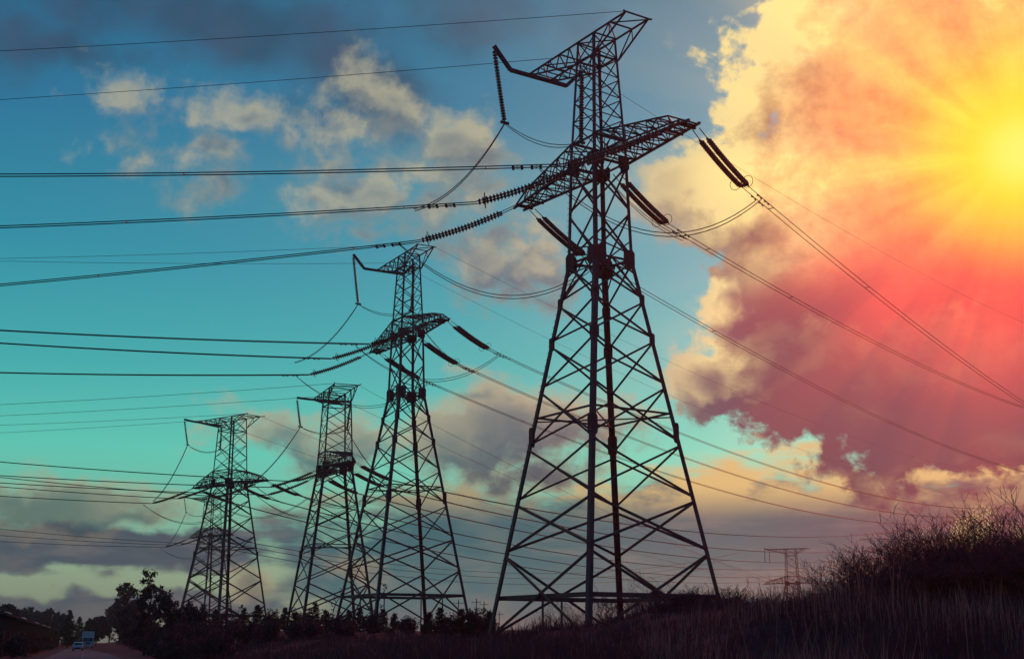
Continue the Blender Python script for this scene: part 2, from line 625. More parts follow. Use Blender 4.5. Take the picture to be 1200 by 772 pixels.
# ------------------------------------------------------------------ insulators and wires
def disc_chain(pts, n, rad, seg):
    """a chain of ribbed discs along a polyline"""
    m = MB()
    pts = [Vector(p) for p in pts]
    m.tube(pts, rad * .26, 5)
    ln = sum((b - a).length for a, b in zip(pts[:-1], pts[1:]))
    for k in range(n):
        f = (k + .5) / n * (len(pts) - 1)
        i = min(int(f), len(pts) - 2)
        p = pts[i].lerp(pts[i + 1], f - i)
        d = (pts[i + 1] - pts[i]).normalized()
        h = ln / n
        m.lathe(p, d, [(-h * .42, rad * .3), (-h * .30, rad * .55), (-h * .05, rad), (h * .15, rad), (h * .16, rad * .5), (h * .40, rad * .3)], seg)
    return m


def strain_string(t, p0, dirh, drop, length, side, phase, fine):
    """double strain string from the arm towards the span; returns the two clamp points"""
    dirh = Vector((dirh[0], dirh[1], 0)).normalized()
    perp = Vector((-dirh.y, dirh.x, 0))
    e = empty("strain_insulator", p0)
    word = {"near": "near arm", "mid": "body", "far": "far arm"}[phase]
    tag(e, f"double insulator string pulling {side} from the {word} of {t['d']}", "insulator", "strain insulators on the pylons")
    curve = lambda f: dirh * (length * f) + Vector((0, 0, -drop * (f * 1.4 - .4 * f * f)))
    f0, f1 = 1.25 / length, (length - .5) / length
    n = 23
    for s in (1, -1):
        o = perp * (.27 * s)
        seg = 10 if fine else 6
        pts = [curve(f0 + (f1 - f0) * k / 6) + o for k in range(7)]
        disc_chain(pts, n, .19 if fine else .21, seg).build("disc_chain", "disc", e, smooth=False)
        m = MB()
        m.tube([Vector((0, 0, 0)) + o * .9, pts[0]], .035, 5)
        m.bar(pts[0] - dirh * .22, pts[0], .13)
        m.build("link_rod", "steel", e)
        m = MB()
        m.tube([pts[-1], curve(1) + o * .8], .04, 5)
        m.build("clamp", "steel", e)
        if fine:
            m = MB()
            m.ring(curve(f1 - .03) + o * 1.6, dirh, .42, .022)
            m.build("guard_ring", "steel", e)
    m = MB()
    c = curve(1 - .35 / length)
    m.bar(c - perp * .36, c + perp * .36, .12, .2)
    m.build("yoke_plate", "plate", e)
    return [p0 + curve(1) + perp * (.22 * s) for s in (1, -1)], dirh, perp


def hang_string(t, p0, p1, which, fine):
    e = empty("suspension_insulator", p0)
    tag(e, f"hanging insulator string under the {which} end of the bracket of {t['d']}", "insulator", "hanging jumper insulators")
    d = p1 - p0
    dn = d.normalized()
    pts = [dn * .35 + (d - dn * .6) * (k / 4) + Vector((0, 0, -.03 * k * (4 - k))) for k in range(5)]
    disc_chain(pts, 24, .19 if fine else .2, 10 if fine else 6).build("disc_chain", "disc", e)
    m = MB()
    m.tube([(0, 0, 0), pts[0]], .04, 5)
    m.build("link_rod", "steel", e)
    m = MB()
    h = Vector((t["t"].x, t["t"].y, 0))
    m.bar(d - h * .35 + Vector((0, 0, .05)), d + h * .35 + Vector((0, 0, .05)), .16, .18)
    m.bar(pts[-1], d, .1)
    m.build("clamp", "plate", e)


def wire(name, pts, r, label, cat, group, n=4):
    o0 = Vector(pts[0])
    m = MB()
    m.tube([Vector(p) - o0 for p in pts], r, n)
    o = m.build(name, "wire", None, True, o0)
    tag(o, label, cat, group)
    return o


def span_pts(p, dirh, target, k, tmax, n=60):
    """sagging wire from p in direction dirh through the sight line of a photo pixel"""
    ax, az = ray(*target)
    # p.x + t dx = ax (p.y + t dy)
    tt = (ax * p.y - p.x) / (dirh.x - ax * dirh.y)
    z = EYE + az * (p.y + tt * dirh.y)
    m = (z - p.z - k * tt * tt) / tt
    out = []
    for i in range(n + 1):
        s = tmax * (i / n) ** 1.25
        out.append(Vector((p.x + dirh.x * s, p.y + dirh.y * s, p.z + m * s + k * s * s)))
    return out


def hang_curve(p, q, sag, n=18):
    return [p.lerp(q, i / n) + Vector((0, 0, -4 * sag * (i / n) * (1 - i / n))) for i in range(n + 1)]


def damper(m, p, d):
    d = d.normalized()
    c = p + Vector((0, 0, -.09))
    m.tube([c - d * .28, c + d * .28], .014, 4)
    for s in (-1, 1):
        m.lathe(c + d * (.28 * s) - d * .09, d, [(0, .02), (.02, .06), (.16, .06), (.18, .02)], 7)
    m.bar(p, c, .05)


LD = Vector((-1, .04, 0)).normalized()
RD = Vector((math.cos(R(55)), math.sin(R(55)), 0))

# per tower: left targets (near, mid, far), right targets, shield-wire targets left / right
WT = {
    "near": dict(l=[(0, 205.5), (0, 266), (0, 334)], r=[(1190, 466), (1190, 474), (1190, 550)],
                 el=[(0, 60), (0, 117)], er=[None, (1190, 374)], rd=55, rw=.034),
    "second": dict(l=[(0, 387), (0, 402), (0, 436.5)], r=[(900, 545), (900, 568), (900, 589)],
                   el=[(0, 303), (0, 306)], er=[(1000, 512), (1000, 548)], rd=55, rw=.04),
    "third": dict(l=[(0, 541), (0, 557), (0, 565.5)], r=[(600, 592), (600, 605), (600, 620)],
                  el=[(0, 474), (0, 487)], er=[(600, 545), (600, 560)], rd=52, rw=.045),
    "fourth": dict(l=[(0, 559), (0, 570), (0, 581)], r=[(600, 638), (600, 650), (600, 662)],
                   el=[(0, 498), (0, 507)], er=[(600, 600), (600, 610)], rd=52, rw=.05),
    "fifth": dict(l=[(0, 619.5), (0, 627), (0, 634)], r=[(600, 671), (600, 677), (600, 684)],
                  el=[None, None], er=[None, None], rd=50, rw=.06),
}


def shear(t):
    w = WT.get(t["key"])
    if w is None:
        return
    T = t["T"]
    fine = t["key"] in ("near", "second")
    L = T["armlen"]
    za = T["arm"] - .3
    clamps = {}
    rd = Vector((math.cos(R(w["rd"])), math.sin(R(w["rd"])), 0))
    kmax = {"near": 110, "second": 150, "third": 190, "fourth": 210, "fifth": 250}[t["key"]]
    for ph, x, i in (("near", L - .2, 0), ("mid", 0, 1), ("far", -(L - .2), 2)):
        yoff = .75 if ph != "mid" else wprof(T, za) + .1
        for side, sy, d, tg in (("left", -1, LD, w["l"][i]), ("right", 1, rd, w["r"][i])):
            p0 = loc2w(t, x, sy * yoff, za if ph != "mid" else za + .1)
            drop = 1.8 if side == "right" else 2.7
            cl, dh, perp = strain_string(t, p0, d, drop, 7.4, side, ph, fine)
            clamps[(ph, side)] = (cl, dh)
            cl_sorted = sorted(cl, key=lambda p: p.y)
            word = {"near": "near arm", "mid": "body", "far": "far arm"}[ph]
            pp = []
            for j, p in enumerate(cl_sorted):
                cen = (cl[0] + cl[1]) / 2
                pts = [q + (p - cen) for q in span_pts(cen, dh, tg, .00045, kmax if side == "left" else 290)]
                pp.append(pts)
                o = wire("conductor", pts, w["rw"] if side == "right" or not fine else w["rw"] * 1.15,
                         f"{'nearer' if j == 0 else 'farther'} wire running {side} from the {word} of {t['d']}",
                         "power cable", "line conductors")
                if fine:
                    m = MB()
                    for s in (1.7, 2.9):
                        dv = (pts[3] - pts[2])
                        f = pts[0] + dv.normalized() * s - pts[0]
                        damper(m, f, dv)
                    m.build("vibration_damper", "steel", o)
                    if j == 0:
                        m = MB()
                        for s in (5.5, 24.0):
                            fr = pts[0] + (pts[6] - pts[0]).normalized() * s
                            kk = min(range(len(pts)), key=lambda q: (pts[q] - fr).length)
                            off = cl_sorted[1] - cl_sorted[0]
                            m.bar(pts[kk] - pts[0], pts[kk] - pts[0] + off, .05)
                        m.build("spacer", "steel", o)
    # jumpers under the arms
    for ph in ("near", "far"):
        word = {"near": "near arm", "far": "far arm"}[ph]
        cl, dl = clamps[(ph, "left")]
        cr, dr = clamps[(ph, "right")]
        cl = sorted(cl, key=lambda p: p.y)
        cr = sorted(cr, key=lambda p: p.y)
        for j in range(2):
            a = cl[j] + dl * 1.5 + Vector((0, 0, -.2))
            b = cr[1 - j] + dr * 2.0 + Vector((0, 0, -.35))
            wire("jumper_cable", hang_curve(a, b, 3.3 + .25 * j), .032 if fine else .04,
                 f"{'shallower' if j == 0 else 'deeper'} jumper loop sagging below the {word} of {t['d']}", "jumper cable", "jumper loops")
    # jumper of the middle phase goes round the mast over the bracket
    x0 = T["pl"][0]
    ye = 4.1 if T["bent"] else 4.3
    ze = T["top"] + (1.55 if T["bent"] else .05)
    hp = []
    for sy, which in ((-1, "left"), (1, "right")):
        p0 = loc2w(t, x0, sy * ye, ze)
        p1 = loc2w(t, x0 + .6, sy * (ye - .6), ze - (6.3 if T["bent"] else 4.6))
        hang_string(t, p0, p1, which, fine)
        hp.append(p1)
    cl, dl = clamps[("mid", "left")]
    cr, dr = clamps[("mid", "right")]
    for j in range(2):
        s = .12 * (1 if j else -1)
        a = cl[j] + dl * 4.2 + Vector((0, 0, -.45))
        b = cr[j] + dr * 3.0 + Vector((0, 0, -.45))
        o = Vector((0, s, 0))
        pts = hang_curve(a, hp[0] + o, 1.3, 12) + hang_curve(hp[0] + o, hp[1] + o, .8 + .15 * j, 10)[1:] + hang_curve(hp[1] + o, b, 1.2, 12)[1:]
        wire("jumper_cable", pts, .032 if fine else .04,
             f"{'nearer' if j == 0 else 'farther'} jumper cable hung from the bracket of {t['d']}", "jumper cable", "jumper loops")
    # shield wires
    for i, (x, wd) in enumerate(((T["pl"][1], "right"), (-4.06 if T["bent"] else -6.0, "left"))):
        wz = wprof(T, T["top"])
        tg = w["el"][i]
        if tg:
            p = loc2w(t, x, -wz, T["top"] + .05)
            wire("shield_wire", span_pts(p, LD, tg, .0003, kmax), .022 if fine else .03,
                 f"shield wire running left from the {wd} top end of {t['d']}", "shield wire", "shield wires")
        tg = w["er"][i]
        if tg:
            p = loc2w(t, x, wz, T["top"] + .05)
            wire("shield_wire", span_pts(p, rd, tg, .0003, 290), .018 if fine else .026,
                 f"shield wire running right from the {wd} top end of {t['d']}", "shield wire", "shield wires")


for t in TOWERS:
    shear(t)
# the tiny tower carries its own hanging strings
t = TOWERS[-1]
for sy, which in ((-1, "left"), (1, "right")):
    p0 = loc2w(t, -8.3, sy * 4.3, 37.7)
    hang_string(t, p0, p0 + Vector((0, 0, -4.5)), which, False)

# ------------------------------------------------------------------ vegetation
class Segs:
    """many thin tapered twigs as one mesh"""
    def __init__(s):
        s.p, s.q, s.a, s.b = [], [], [], []

    def add(s, p, q, a, b):
        s.p.append(tuple(p)); s.q.append(tuple(q)); s.a.append(a); s.b.append(b)

    def build(s, name, mat, parent=None, k=3):
        p, q = np.array(s.p), np.array(s.q)
        a, b = np.array(s.a)[:, None], np.array(s.b)[:, None]
        d = q - p
        d /= np.linalg.norm(d, axis=1, keepdims=True) + 1e-9
        ref = np.where(np.abs(d[:, 2:3]) > .9, np.array([[1., 0, 0]]), np.array([[0, 0, 1.]]))
        u = np.cross(d, ref)
        u /= np.linalg.norm(u, axis=1, keepdims=True)
        w = np.cross(d, u)
        n = len(p)
        V = np.zeros((n, 2 * k, 3))
        for i in range(k):
            an = 2 * math.pi * i / k
            o = u * math.cos(an) + w * math.sin(an)
            V[:, i] = p + o * a
            V[:, k + i] = q + o * b
        F = np.array([[i, (i + 1) % k, k + (i + 1) % k, k + i] for i in range(k)])
        F = (F[None] + (np.arange(n) * 2 * k)[:, None, None]).reshape(-1, 4)
        return np_mesh(name, V.reshape(-1, 3), F, mat, False, parent)


def leaf_cloud(name, pts, size, mat, rng, parent=None, aspect=.6, droop=None):
    """small four sided leaves at the given points, turned every way"""
    pts = np.asarray(pts)
    n = len(pts)
    d = rng.normal(size=(n, 3))
    if droop is not None:
        d = d * .5 + np.asarray(droop)
    d /= np.linalg.norm(d, axis=1, keepdims=True)
    e = rng.normal(size=(n, 3))
    e -= d * np.sum(e * d, axis=1, keepdims=True)
    e /= np.linalg.norm(e, axis=1, keepdims=True)
    sz = size * rng.uniform(.55, 1.35, size=(n, 1))
    V = np.stack([pts - d * sz, pts + e * sz * aspect, pts + d * sz, pts - e * sz * aspect], 1).reshape(-1, 3)
    F = np.arange(n * 4).reshape(-1, 4)
    return np_mesh(name, V, F, mat, False, parent)


def grow(sg, tips, p, d, ln, r, depth, rnd, spread, kids, up, wig=.18):
    """recursive twig: a bent shoot with side shoots"""
    nseg = 3 if depth > 1 else 2
    pts = [p]
    for i in range(nseg):
        d = (d + Vector((rnd.gauss(0, wig), rnd.gauss(0, wig), rnd.gauss(0, wig) + up))).normalized()
        q = p + d * (ln / nseg)
        r1 = r * (.86 if depth else .7)
        sg.add(p, q, r, r1)
        p, r = q, r1
        pts.append(p)
        if depth > 0 and i > 0 or (depth > 1 and i == 0 and rnd.random() < .5):
            for _ in range(kids):
                ax = Vector((rnd.gauss(0, 1), rnd.gauss(0, 1), rnd.gauss(0, .6)))
                nd = (d + ax.normalized() * spread).normalized()
                grow(sg, tips, p, nd, ln * rnd.uniform(.45, .75), max(r * .62, .004), depth - 1, rnd, spread, kids, up, wig)
    tips.append((p, depth))
    for q in pts[1:]:
        tips.append((q, depth))


def bare_shrub(x, y, h, wd, seed, label, group, stems=9, depth=3, leaves=0, rmin=.007, kids=2):
    rnd = random.Random(seed)
    rng = np.random.default_rng(seed)
    z = th(x, y)
    e = empty("bare_shrub", (x, y, z))
    tag(e, label, "shrub", group)
    sg, tips = Segs(), []
    for i in range(stems):
        an = rnd.uniform(0, 6.283)
        lean = rnd.uniform(.1, 1.0) * wd / h
        d = Vector((math.cos(an) * lean, math.sin(an) * lean, 1)).normalized()
        hh = h * rnd.uniform(.55, .78)
        grow(sg, tips, Vector((math.cos(an) * wd * .2 * rnd.random(), math.sin(an) * wd * .2 * rnd.random(), -.1)), d,
             hh, .012 + .006 * h, depth, rnd, .75, kids, .07, .12)
    kz = h / max(q[2] for q in sg.q)
    e.scale = (max(kz, .8), max(kz, .8), kz)
    sg.a = [max(v, rmin) for v in sg.a]
    sg.b = [max(v, rmin * .8) for v in sg.b]
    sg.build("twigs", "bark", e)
    if leaves:
        P = np.array([t[0] for t in tips if t[1] <= 1])
        low = P[(P[:, 2] < h * .72)]
        src = low if len(low) > 20 else P
        pts = src[rng.integers(0, len(src), leaves)] + rng.normal(size=(leaves, 3)) * .10
        leaf_cloud("dead_leaves", pts, .045, "leaf", rng, e)
    return e


def broad_tree(x, y, h, cr, seed, label, group, nleaf=5200, ls=.15, sparse=.5, name="broadleaf_tree", ctop=1.0):
    rnd = random.Random(seed)
    rng = np.random.default_rng(seed)
    e = empty(name, (x, y, th(x, y)))
    tag(e, label, "tree", group)
    sg, tips = Segs(), []
    # trunk with a few leaders
    p, d, r = Vector((0, 0, -.3)), Vector((rnd.gauss(0, .05), rnd.gauss(0, .05), 1)), .03 * h
    lead = []
    n = 7
    for i in range(n):
        d = (d + Vector((rnd.gauss(0, .09), rnd.gauss(0, .09), .1))).normalized()
        q = p + d * (h * .86 / n)
        sg.add(p, q, r, r * .84)
        p, r = q, r * .84
        if i >= 1:
            f = i / n
            for _ in range(3):
                an = rnd.uniform(0, 6.283)
                ln = cr * (1.05 - .55 * f) * rnd.uniform(.6, 1.1)
                nd = Vector((math.cos(an), math.sin(an), rnd.uniform(.25, .9)))
                grow(sg, tips, p, nd.normalized(), ln, r * .5, 2, rnd, .8, 2, .06, .2)
    grow(sg, tips, p, d, h * .18, r, 2, rnd, .8, 2, .1)
    kz = h / (max(q[2] for q in sg.q) + .1)
    e.scale = (kz, kz, kz)
    sg.a = [max(v, .012) for v in sg.a]
    sg.b = [max(v, .010) for v in sg.b]
    sg.build("trunk", "bark", e)
    P = np.array([t[0] for t in tips if t[1] <= 1])
    # leaves sit in clumps round some of the twigs, so the crown has gaps
    keep = P[rng.random(len(P)) < sparse]
    pts = keep[rng.integers(0, len(keep), nleaf)] + rng.normal(size=(nleaf, 3)) * (.055 * cr + .07)
    leaf_cloud("crown", pts, ls, "leaf", rng, e)
    return e


def conifer(x, y, h, rad, seed, label, group, n=2600, ls=.13):
    rng = np.random.default_rng(seed)
    rnd = random.Random(seed)
    e = empty("conifer_tree", (x, y, th(x, y)))
    tag(e, label, "tree", group)
    sg = Segs()
    sg.add((0, 0, -.3), (0, 0, h * .5), .022 * h, .014 * h)
    sg.add((0, 0, h * .5), (rnd.gauss(0, .05), rnd.gauss(0, .05), h), .014 * h, .006)
    pts = []
    lv = int(9 + h * 1.2)
    for k in range(lv):
        f = (k + .5) / lv
        zz = h * (.06 + .92 * f)
        for b in range(7):
            an = rnd.uniform(0, 6.283)
            ln = rad * (1 - f) ** .8 * rnd.uniform(.55, 1.15) + .12
            tip = Vector((math.cos(an) * ln, math.sin(an) * ln, zz + ln * rnd.uniform(-.1, .35)))
            sg.add((0, 0, zz), tip, .02, .006)
            m = max(4, int(n / (lv * 7) * (.5 + ln / rad)))
            t = rng.random(m) ** .6
            pts.append(np.array([[0, 0, zz]]) * (1 - t)[:, None] + np.array([tip[:]]) * t[:, None] + rng.normal(size=(m, 3)) * .10 * (rad * .35 + .3))
    sg.build("trunk", "bark", e)
    leaf_cloud("crown", np.concatenate(pts), ls, "pine", rng, e, .28)
    return e


def scrub(x, y, h, wd, seed, label, group, n=2600, ls=.11, mat="leaf"):
    """dense rounded thicket bush: many shoots, small leaves through its volume"""
    rng = np.random.default_rng(seed)
    rnd = random.Random(seed)
    e = empty("scrub_bush", (x, y, th(x, y)))
    tag(e, label, "bush", group)
    sg, tips = Segs(), []
    for i in range(11):
        an = rnd.uniform(0, 6.283)
        le = rnd.uniform(.1, 1.1) * wd / h
        d = Vector((math.cos(an) * le, math.sin(an) * le, 1)).normalized()
        grow(sg, tips, Vector((math.cos(an) * .04, math.sin(an) * .04, -.15)), d, h * rnd.uniform(.5, .8), .03, 2, rnd, .8, 2, .05)
    kz = h / (max(q[2] for q in sg.q) + .1)
    e.scale = (max(kz, .8), max(kz, .8), kz)
    sg.a = [max(v, .012) for v in sg.a]
    sg.b = [max(v, .010) for v in sg.b]
    sg.build("branches", "bark", e)
    P = np.array([t[0] for t in tips])
    pts = P[rng.integers(0, len(P), n)] + rng.normal(size=(n, 3)) * .16
    pts = pts[pts[:, 2] > -.1]
    leaf_cloud("foliage", pts, ls, mat, rng, e)
    return e


def place(px, Y):
    return ray(px, 740)[0] * Y, Y


def hgt(px, py, Y):
    x, y = place(px, Y)
    return at(px, py, Y).z - th(x, y)


# leafy trees by the road, left
GT = "trees between the road and the pylons"
for i, (px, py, Y, cr, lab) in enumerate([
    (171, 669, 118, 1.35, "tallest leafy tree with a round crown left of the leftmost pylons"),
    (140, 682, 122, 1.5, "loose two-headed leafy tree just left of the tallest leafy tree"),
    (196, 693, 116, 1.5, "bushy leafy tree touching the legs of the leftmost pylons"),
    (128, 706, 128, 1.2, "lower leafy tree leaning over the right edge of the road"),
    (155, 704, 112, 1.8, "broad low leafy tree in front of the tallest leafy tree"),
    (222, 706, 112, 1.6, "dark low leafy tree under the leftmost pylons"),
]):
    Y2 = max(Y, 5.0 / max(ROADK + ray(px, 740)[0] - cr * .9 / Y, .011))
    x, y = place(px, Y2)
    f = Y2 / Y
    broad_tree(x, y, hgt(px, py, Y2), cr * f, 40 + i, lab, GT, sparse=.36 if py < 690 else .6, nleaf=4300, ls=.15 * f)
# dark trees at the road's far end and over the long roof
GF = "trees at the far end of the road"
for i, (px, py, Y, k) in enumerate([(80, 714, 330, "c"), (92, 722, 420, "c"), (101, 728, 470, "c"), (40, 712, 420, "b"), (58, 713, 430, "b"),
                                    (69, 718, 380, "b"), (24, 714, 440, "b"), (113, 722, 330, "b"), (3, 709, 300, "b"), (108, 731, 420, "b"), (50, 717, 400, "b")]):
    x, y = place(px, Y)
    h = hgt(px, py, Y)
    lab = {0: "dark pointed conifer standing above the far end of the road, left of the lorry", 1: "second dark conifer above the road end, just right of the pointed one",
           2: "smallest dark conifer closing the end of the road above the lorry", 3: "reddish round tree showing above the vents of the long roof", 4: "reddish tree between the roof vents and the pointed conifer",
           5: "dark tree touching the left side of the pointed conifer", 6: "pale topped tree behind the near end of the long roof", 7: "leafy tree on the right of the lorry at the road end",
           8: "dark tree at the left edge of the picture behind the roof", 9: "low tree just right of the smallest conifer at the road end", 10: "tree with a ragged top in the middle of the row behind the roof"}[i]
    if k == "c":
        conifer(x, y, h, h * .36, 70 + i, lab, GF, 5200, .26)
    else:
        broad_tree(x, y, h, h * .38, 70 + i, lab, GF, 5200, .42, 1.0)

# young pines and thicket along the foot of the towers
GP = "young pines and bushes along the foot of the pylons"
spots = [(236, 707, 150), (252, 713, 140), (268, 710, 135), (285, 712, 150), (301, 708, 140), (318, 714, 135), (333, 711, 145), (345, 717, 130),
         (357, 712, 150), (368, 705, 140), (381, 714, 140), (395, 719, 130), (408, 715, 150), (421, 712, 135), (433, 717, 128), (448, 713, 140),
         (462, 719, 125), (476, 722, 122), (503, 717, 118), (516, 711, 115), (529, 719, 118), (541, 713, 110), (552, 717, 108), (563, 711, 112), (574, 716, 106)]
pl = ["below the leftmost flat-topped pylon", "between the leftmost pylons and the end-on pylon", "below the pylon with end-on arms",
      "between the feet of the second pylon", "left of the tallest pylon"]
ordn = ["first", "second", "third", "fourth", "fifth", "sixth", "seventh", "eighth"]
cnt = {}
for i, (px, py, Y) in enumerate(spots):
    x, y = place(px, Y)
    h = max(1.5, hgt(px, py, Y))
    w = pl[0] if px < 300 else pl[1] if px < 333 else pl[2] if px < 412 else pl[3] if px < 512 else pl[4]
    pine = i % 3 != 2
    key = (w, pine)
    cnt[key] = cnt.get(key, 0) + 1
    nm = ordn[cnt[key] - 1]
    if pine:
        conifer(x, y, h, max(.9, h * .34), 110 + i, f"{nm} small dark pine from the left {w}", GP, 1500)
    else:
        scrub(x, y, h, max(1.2, h * .55), 110 + i, f"{nm} rounded dark bush from the left {w}", GP, 2400, .13)
# undergrowth on the left bank
GU = "thicket bushes on the left bank"
k = 0
def off_road(px, Y, r):
    """move a plant further out along its sight line until it stands clear of the road"""
    return max(Y, 5.2 / max(ROADK + ray(px, 740)[0] - r / Y, .012))


for i, (px, py, Y) in enumerate([(150, 733, 112), (160, 724, 106), (176, 722, 103), (190, 724, 95), (213, 721, 97), (236, 723, 100), (262, 722, 104), (290, 724, 106),
                                 (318, 725, 104), (346, 726, 108), (374, 727, 105), (402, 729, 108), (196, 742, 86), (206, 738, 84), (215, 739, 78), (250, 737, 84)]):
    f = off_road(px, Y, 1.3) / Y
    Y *= f
    x, y = place(px, Y)
    k += 1
    row = "lower front row" if i >= 12 else "upper row"
    nn = (ordn + ["ninth", "tenth", "eleventh", "twelfth"])[(i - 12) if i >= 12 else i]
    scrub(x, y, max(1.0, hgt(px, py, Y)), 2.0 * min(f, 1.6), 200 + i, f"{nn} reddish bush from the left in the {row} of the left bank", GU, 2400, .11 * min(f, 1.8))

# bare bushes on the right
GB = "bare bushes on the right bank"
for i, (px, py, Y, wd, st, dp, lv, lab) in enumerate([
    (1190, 574, 38, 1.7, 20, 3, 5200, "tallest dense bare bush at the right edge, dark below"),
    (1128, 582, 41, 1.5, 18, 3, 4200, "dense bare bush with a feathery top left of the tallest one"),
    (1235, 566, 34, 1.8, 16, 3, 3200, "bare bush cut off by the right edge of the picture"),
    (1158, 588, 45, 1.5, 16, 3, 3600, "bare bush half hidden behind the two densest ones"),
    (1088, 602, 42, 1.3, 16, 3, 2600, "medium bare bush between the dense bushes and the pale twiggy one"),
    (1050, 598, 45, 1.4, 13, 3, 500, "pale twiggy bush with the bright cloud behind it"),
    (1025, 624, 41, 1.2, 11, 3, 300, "low twiggy bush in front of the pale twiggy one"),
    (1003, 638, 44, 1.1, 10, 3, 60, "thin arching bush right of the tiny distant pylon"),
    (975, 652, 47, 1.1, 8, 3, 40, "sparse leaning bush nearest to the tiny distant pylon"),
    (1105, 655, 35, 1.3, 12, 3, 1500, "low dark bush in front of the medium bare bush"),
    (1165, 650, 33, 1.4, 13, 3, 1800, "low dark bush in front of the tallest dense bush"),
    (1200, 622, 30, 1.5, 18, 3, 4200, "rounded dark bush in the foreground at the right edge below the tallest bush"),
    (1140, 630, 32, 1.5, 18, 3, 4200, "rounded dark bush in the foreground below the feathery topped bush"),
    (1092, 644, 33, 1.4, 16, 3, 3600, "rounded dark bush in the foreground left of the two rounded ones"),
    (1048, 658, 35, 1.3, 14, 3, 2400, "small rounded dark bush in front of the pale twiggy bush"),
    (1168, 600, 40, 1.7, 18, 3, 4600, "broad dark bush filling the gap between the tallest bush and the feathery one"),
    (1102, 606, 44, 1.5, 16, 3, 3600, "dark bush behind the medium bare bush"),
    (1262, 610, 40, 1.6, 12, 3, 1200, "bush beyond the right edge showing only its outer twigs"),
    (1072, 668, 36, 1.1, 9, 3, 800, "knee-high dark bush below the medium bare bush"),
]):
    x, y = place(px, Y)
    bare_shrub(x, y, hgt(px, py, Y), wd, 300 + i, lab, GB, st, dp, lv, .008)
for i, (px, py, Y, lab) in enumerate([(782, 698, 44, "small rounded dark bush where the bank meets the right leg"), (815, 684, 42, "low ragged bush on the crest just right of the right leg"),
                                      (850, 676, 43, "rounded dark bush on the crest between the right leg and the distant pylon"), (893, 686, 46, "flat dark bush on the crest left of the distant pylon"),
                                      (948, 690, 43, "low dark bush on the crest right of the distant pylon"), (990, 678, 40, "dark bush on the crest below the thin arching bush"),
                                      (1025, 668, 38, "wide dark bush at the foot of the pale twiggy bush")]):
    x, y = place(px, Y)
    bare_shrub(x, y, max(.5, hgt(px, py, Y)), 1.3, 350 + i, lab, "low bushes along the crest of the bank", 16, 3, 2400, .007)
GS = "bare saplings at the foot of the tallest pylon"
for i, (px, py, Y, wd, st, lab) in enumerate([
    (640, 712, 94, 1.0, 6, "short bare sapling just right of the left foot of the tallest pylon"),
    (662, 700, 97, 1.0, 6, "bare sapling under the low beam left of the thick leg"),
    (684, 708, 92, .9, 5, "bare sapling partly behind the thick front leg"),
    (712, 690, 96, 1.1, 7, "bare sapling between the two middle legs"),
    (742, 676, 98, 1.2, 8, "tall bare sapling right of the back leg"),
    (765, 668, 95, 1.1, 8, "tallest bare sapling under the right half of the tallest pylon"),
    (786, 686, 92, 1.1, 7, "bare sapling at the grassy crest inside the right leg"),
    (812, 684, 99, 1.2, 7, "bare sapling beside the right leg behind the grass"),
    (862, 682, 90, 1.2, 5, "bare sapling right of the tallest pylon above the grass"),
    (884, 688, 94, 1.0, 4, "bare sapling left of the tiny distant pylon"),
    (725, 716, 70, 1.2, 9, "low bare bush in front of the back leg"),
    (770, 712, 62, 1.3, 9, "low bare bush where the grassy bank begins to rise"),
]):
    x, y = place(px, Y)
    bare_shrub(x, y, max(.8, hgt(px, py, Y)), wd, 400 + i, lab, GS, st, 3, 120, .013, 2)

# grass
def grass(name, n, xr, yr, hr, wdt, seed, mat, keep=None, lean=.6):
    rng = np.random.default_rng(seed)
    y = yr[0] + (yr[1] - yr[0]) * rng.random(n)
    f = xr[0] + (xr[1] - xr[0]) * rng.random(n)
    x = f * y                                    # spread along the field of view of the bank
    q = x + ROADK * y
    ok = q > 6.5
    if keep is not None:
        ok &= keep(x, y, rng)
    x, y = x[ok], y[ok]
    n = len(x)
    z = terrain(x, y)
    patch = .55 + .45 * np.sin(x * .8 + 2 * np.sin(y * .35)) * np.sin(y * .5 + x * .3)
    h = (hr[0] + (hr[1] - hr[0]) * rng.random(n) ** 2.2) * (.35 + .95 * np.clip(patch, 0, 1))
    an = rng.uniform(0, 6.283, n)
    ln = lean * h * rng.uniform(.1, 1.2, n)
    wa = rng.uniform(0, 6.283, n)
    ww = wdt * rng.uniform(.6, 1.3, n)
    s = np.stack([np.cos(wa) * ww, np.sin(wa) * ww, np.zeros(n)], -1)
    b = np.stack([x, y, z - .05], -1)
    m = b + np.stack([np.cos(an) * ln * .3, np.sin(an) * ln * .3, h * .6], -1)
    t = b + np.stack([np.cos(an) * ln, np.sin(an) * ln, h], -1)
    V = np.stack([b - s, b + s, m + s * .7, m - s * .7, t + s * .18, t - s * .18], 1).reshape(-1, 3)
    F = np.array([[0, 1, 2, 3], [3, 2, 4, 5]])
    F = (F[None] + (np.arange(n) * 6)[:, None, None]).reshape(-1, 4)
    o = np_mesh(name, V, F, mat)
    tag(o, kind="stuff")
    return o


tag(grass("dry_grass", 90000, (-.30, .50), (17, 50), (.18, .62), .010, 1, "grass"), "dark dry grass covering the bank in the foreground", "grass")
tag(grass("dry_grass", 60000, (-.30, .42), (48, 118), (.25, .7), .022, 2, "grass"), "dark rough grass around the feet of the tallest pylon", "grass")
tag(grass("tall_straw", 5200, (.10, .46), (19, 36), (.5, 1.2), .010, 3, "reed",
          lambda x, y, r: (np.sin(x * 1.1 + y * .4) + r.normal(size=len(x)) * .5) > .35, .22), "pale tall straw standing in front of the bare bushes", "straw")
tag(grass("tall_straw", 500, (-.22, .10), (24, 60), (.4, .9), .010, 4, "reed", None, .3), "scattered pale straw on the lower part of the bank", "straw")

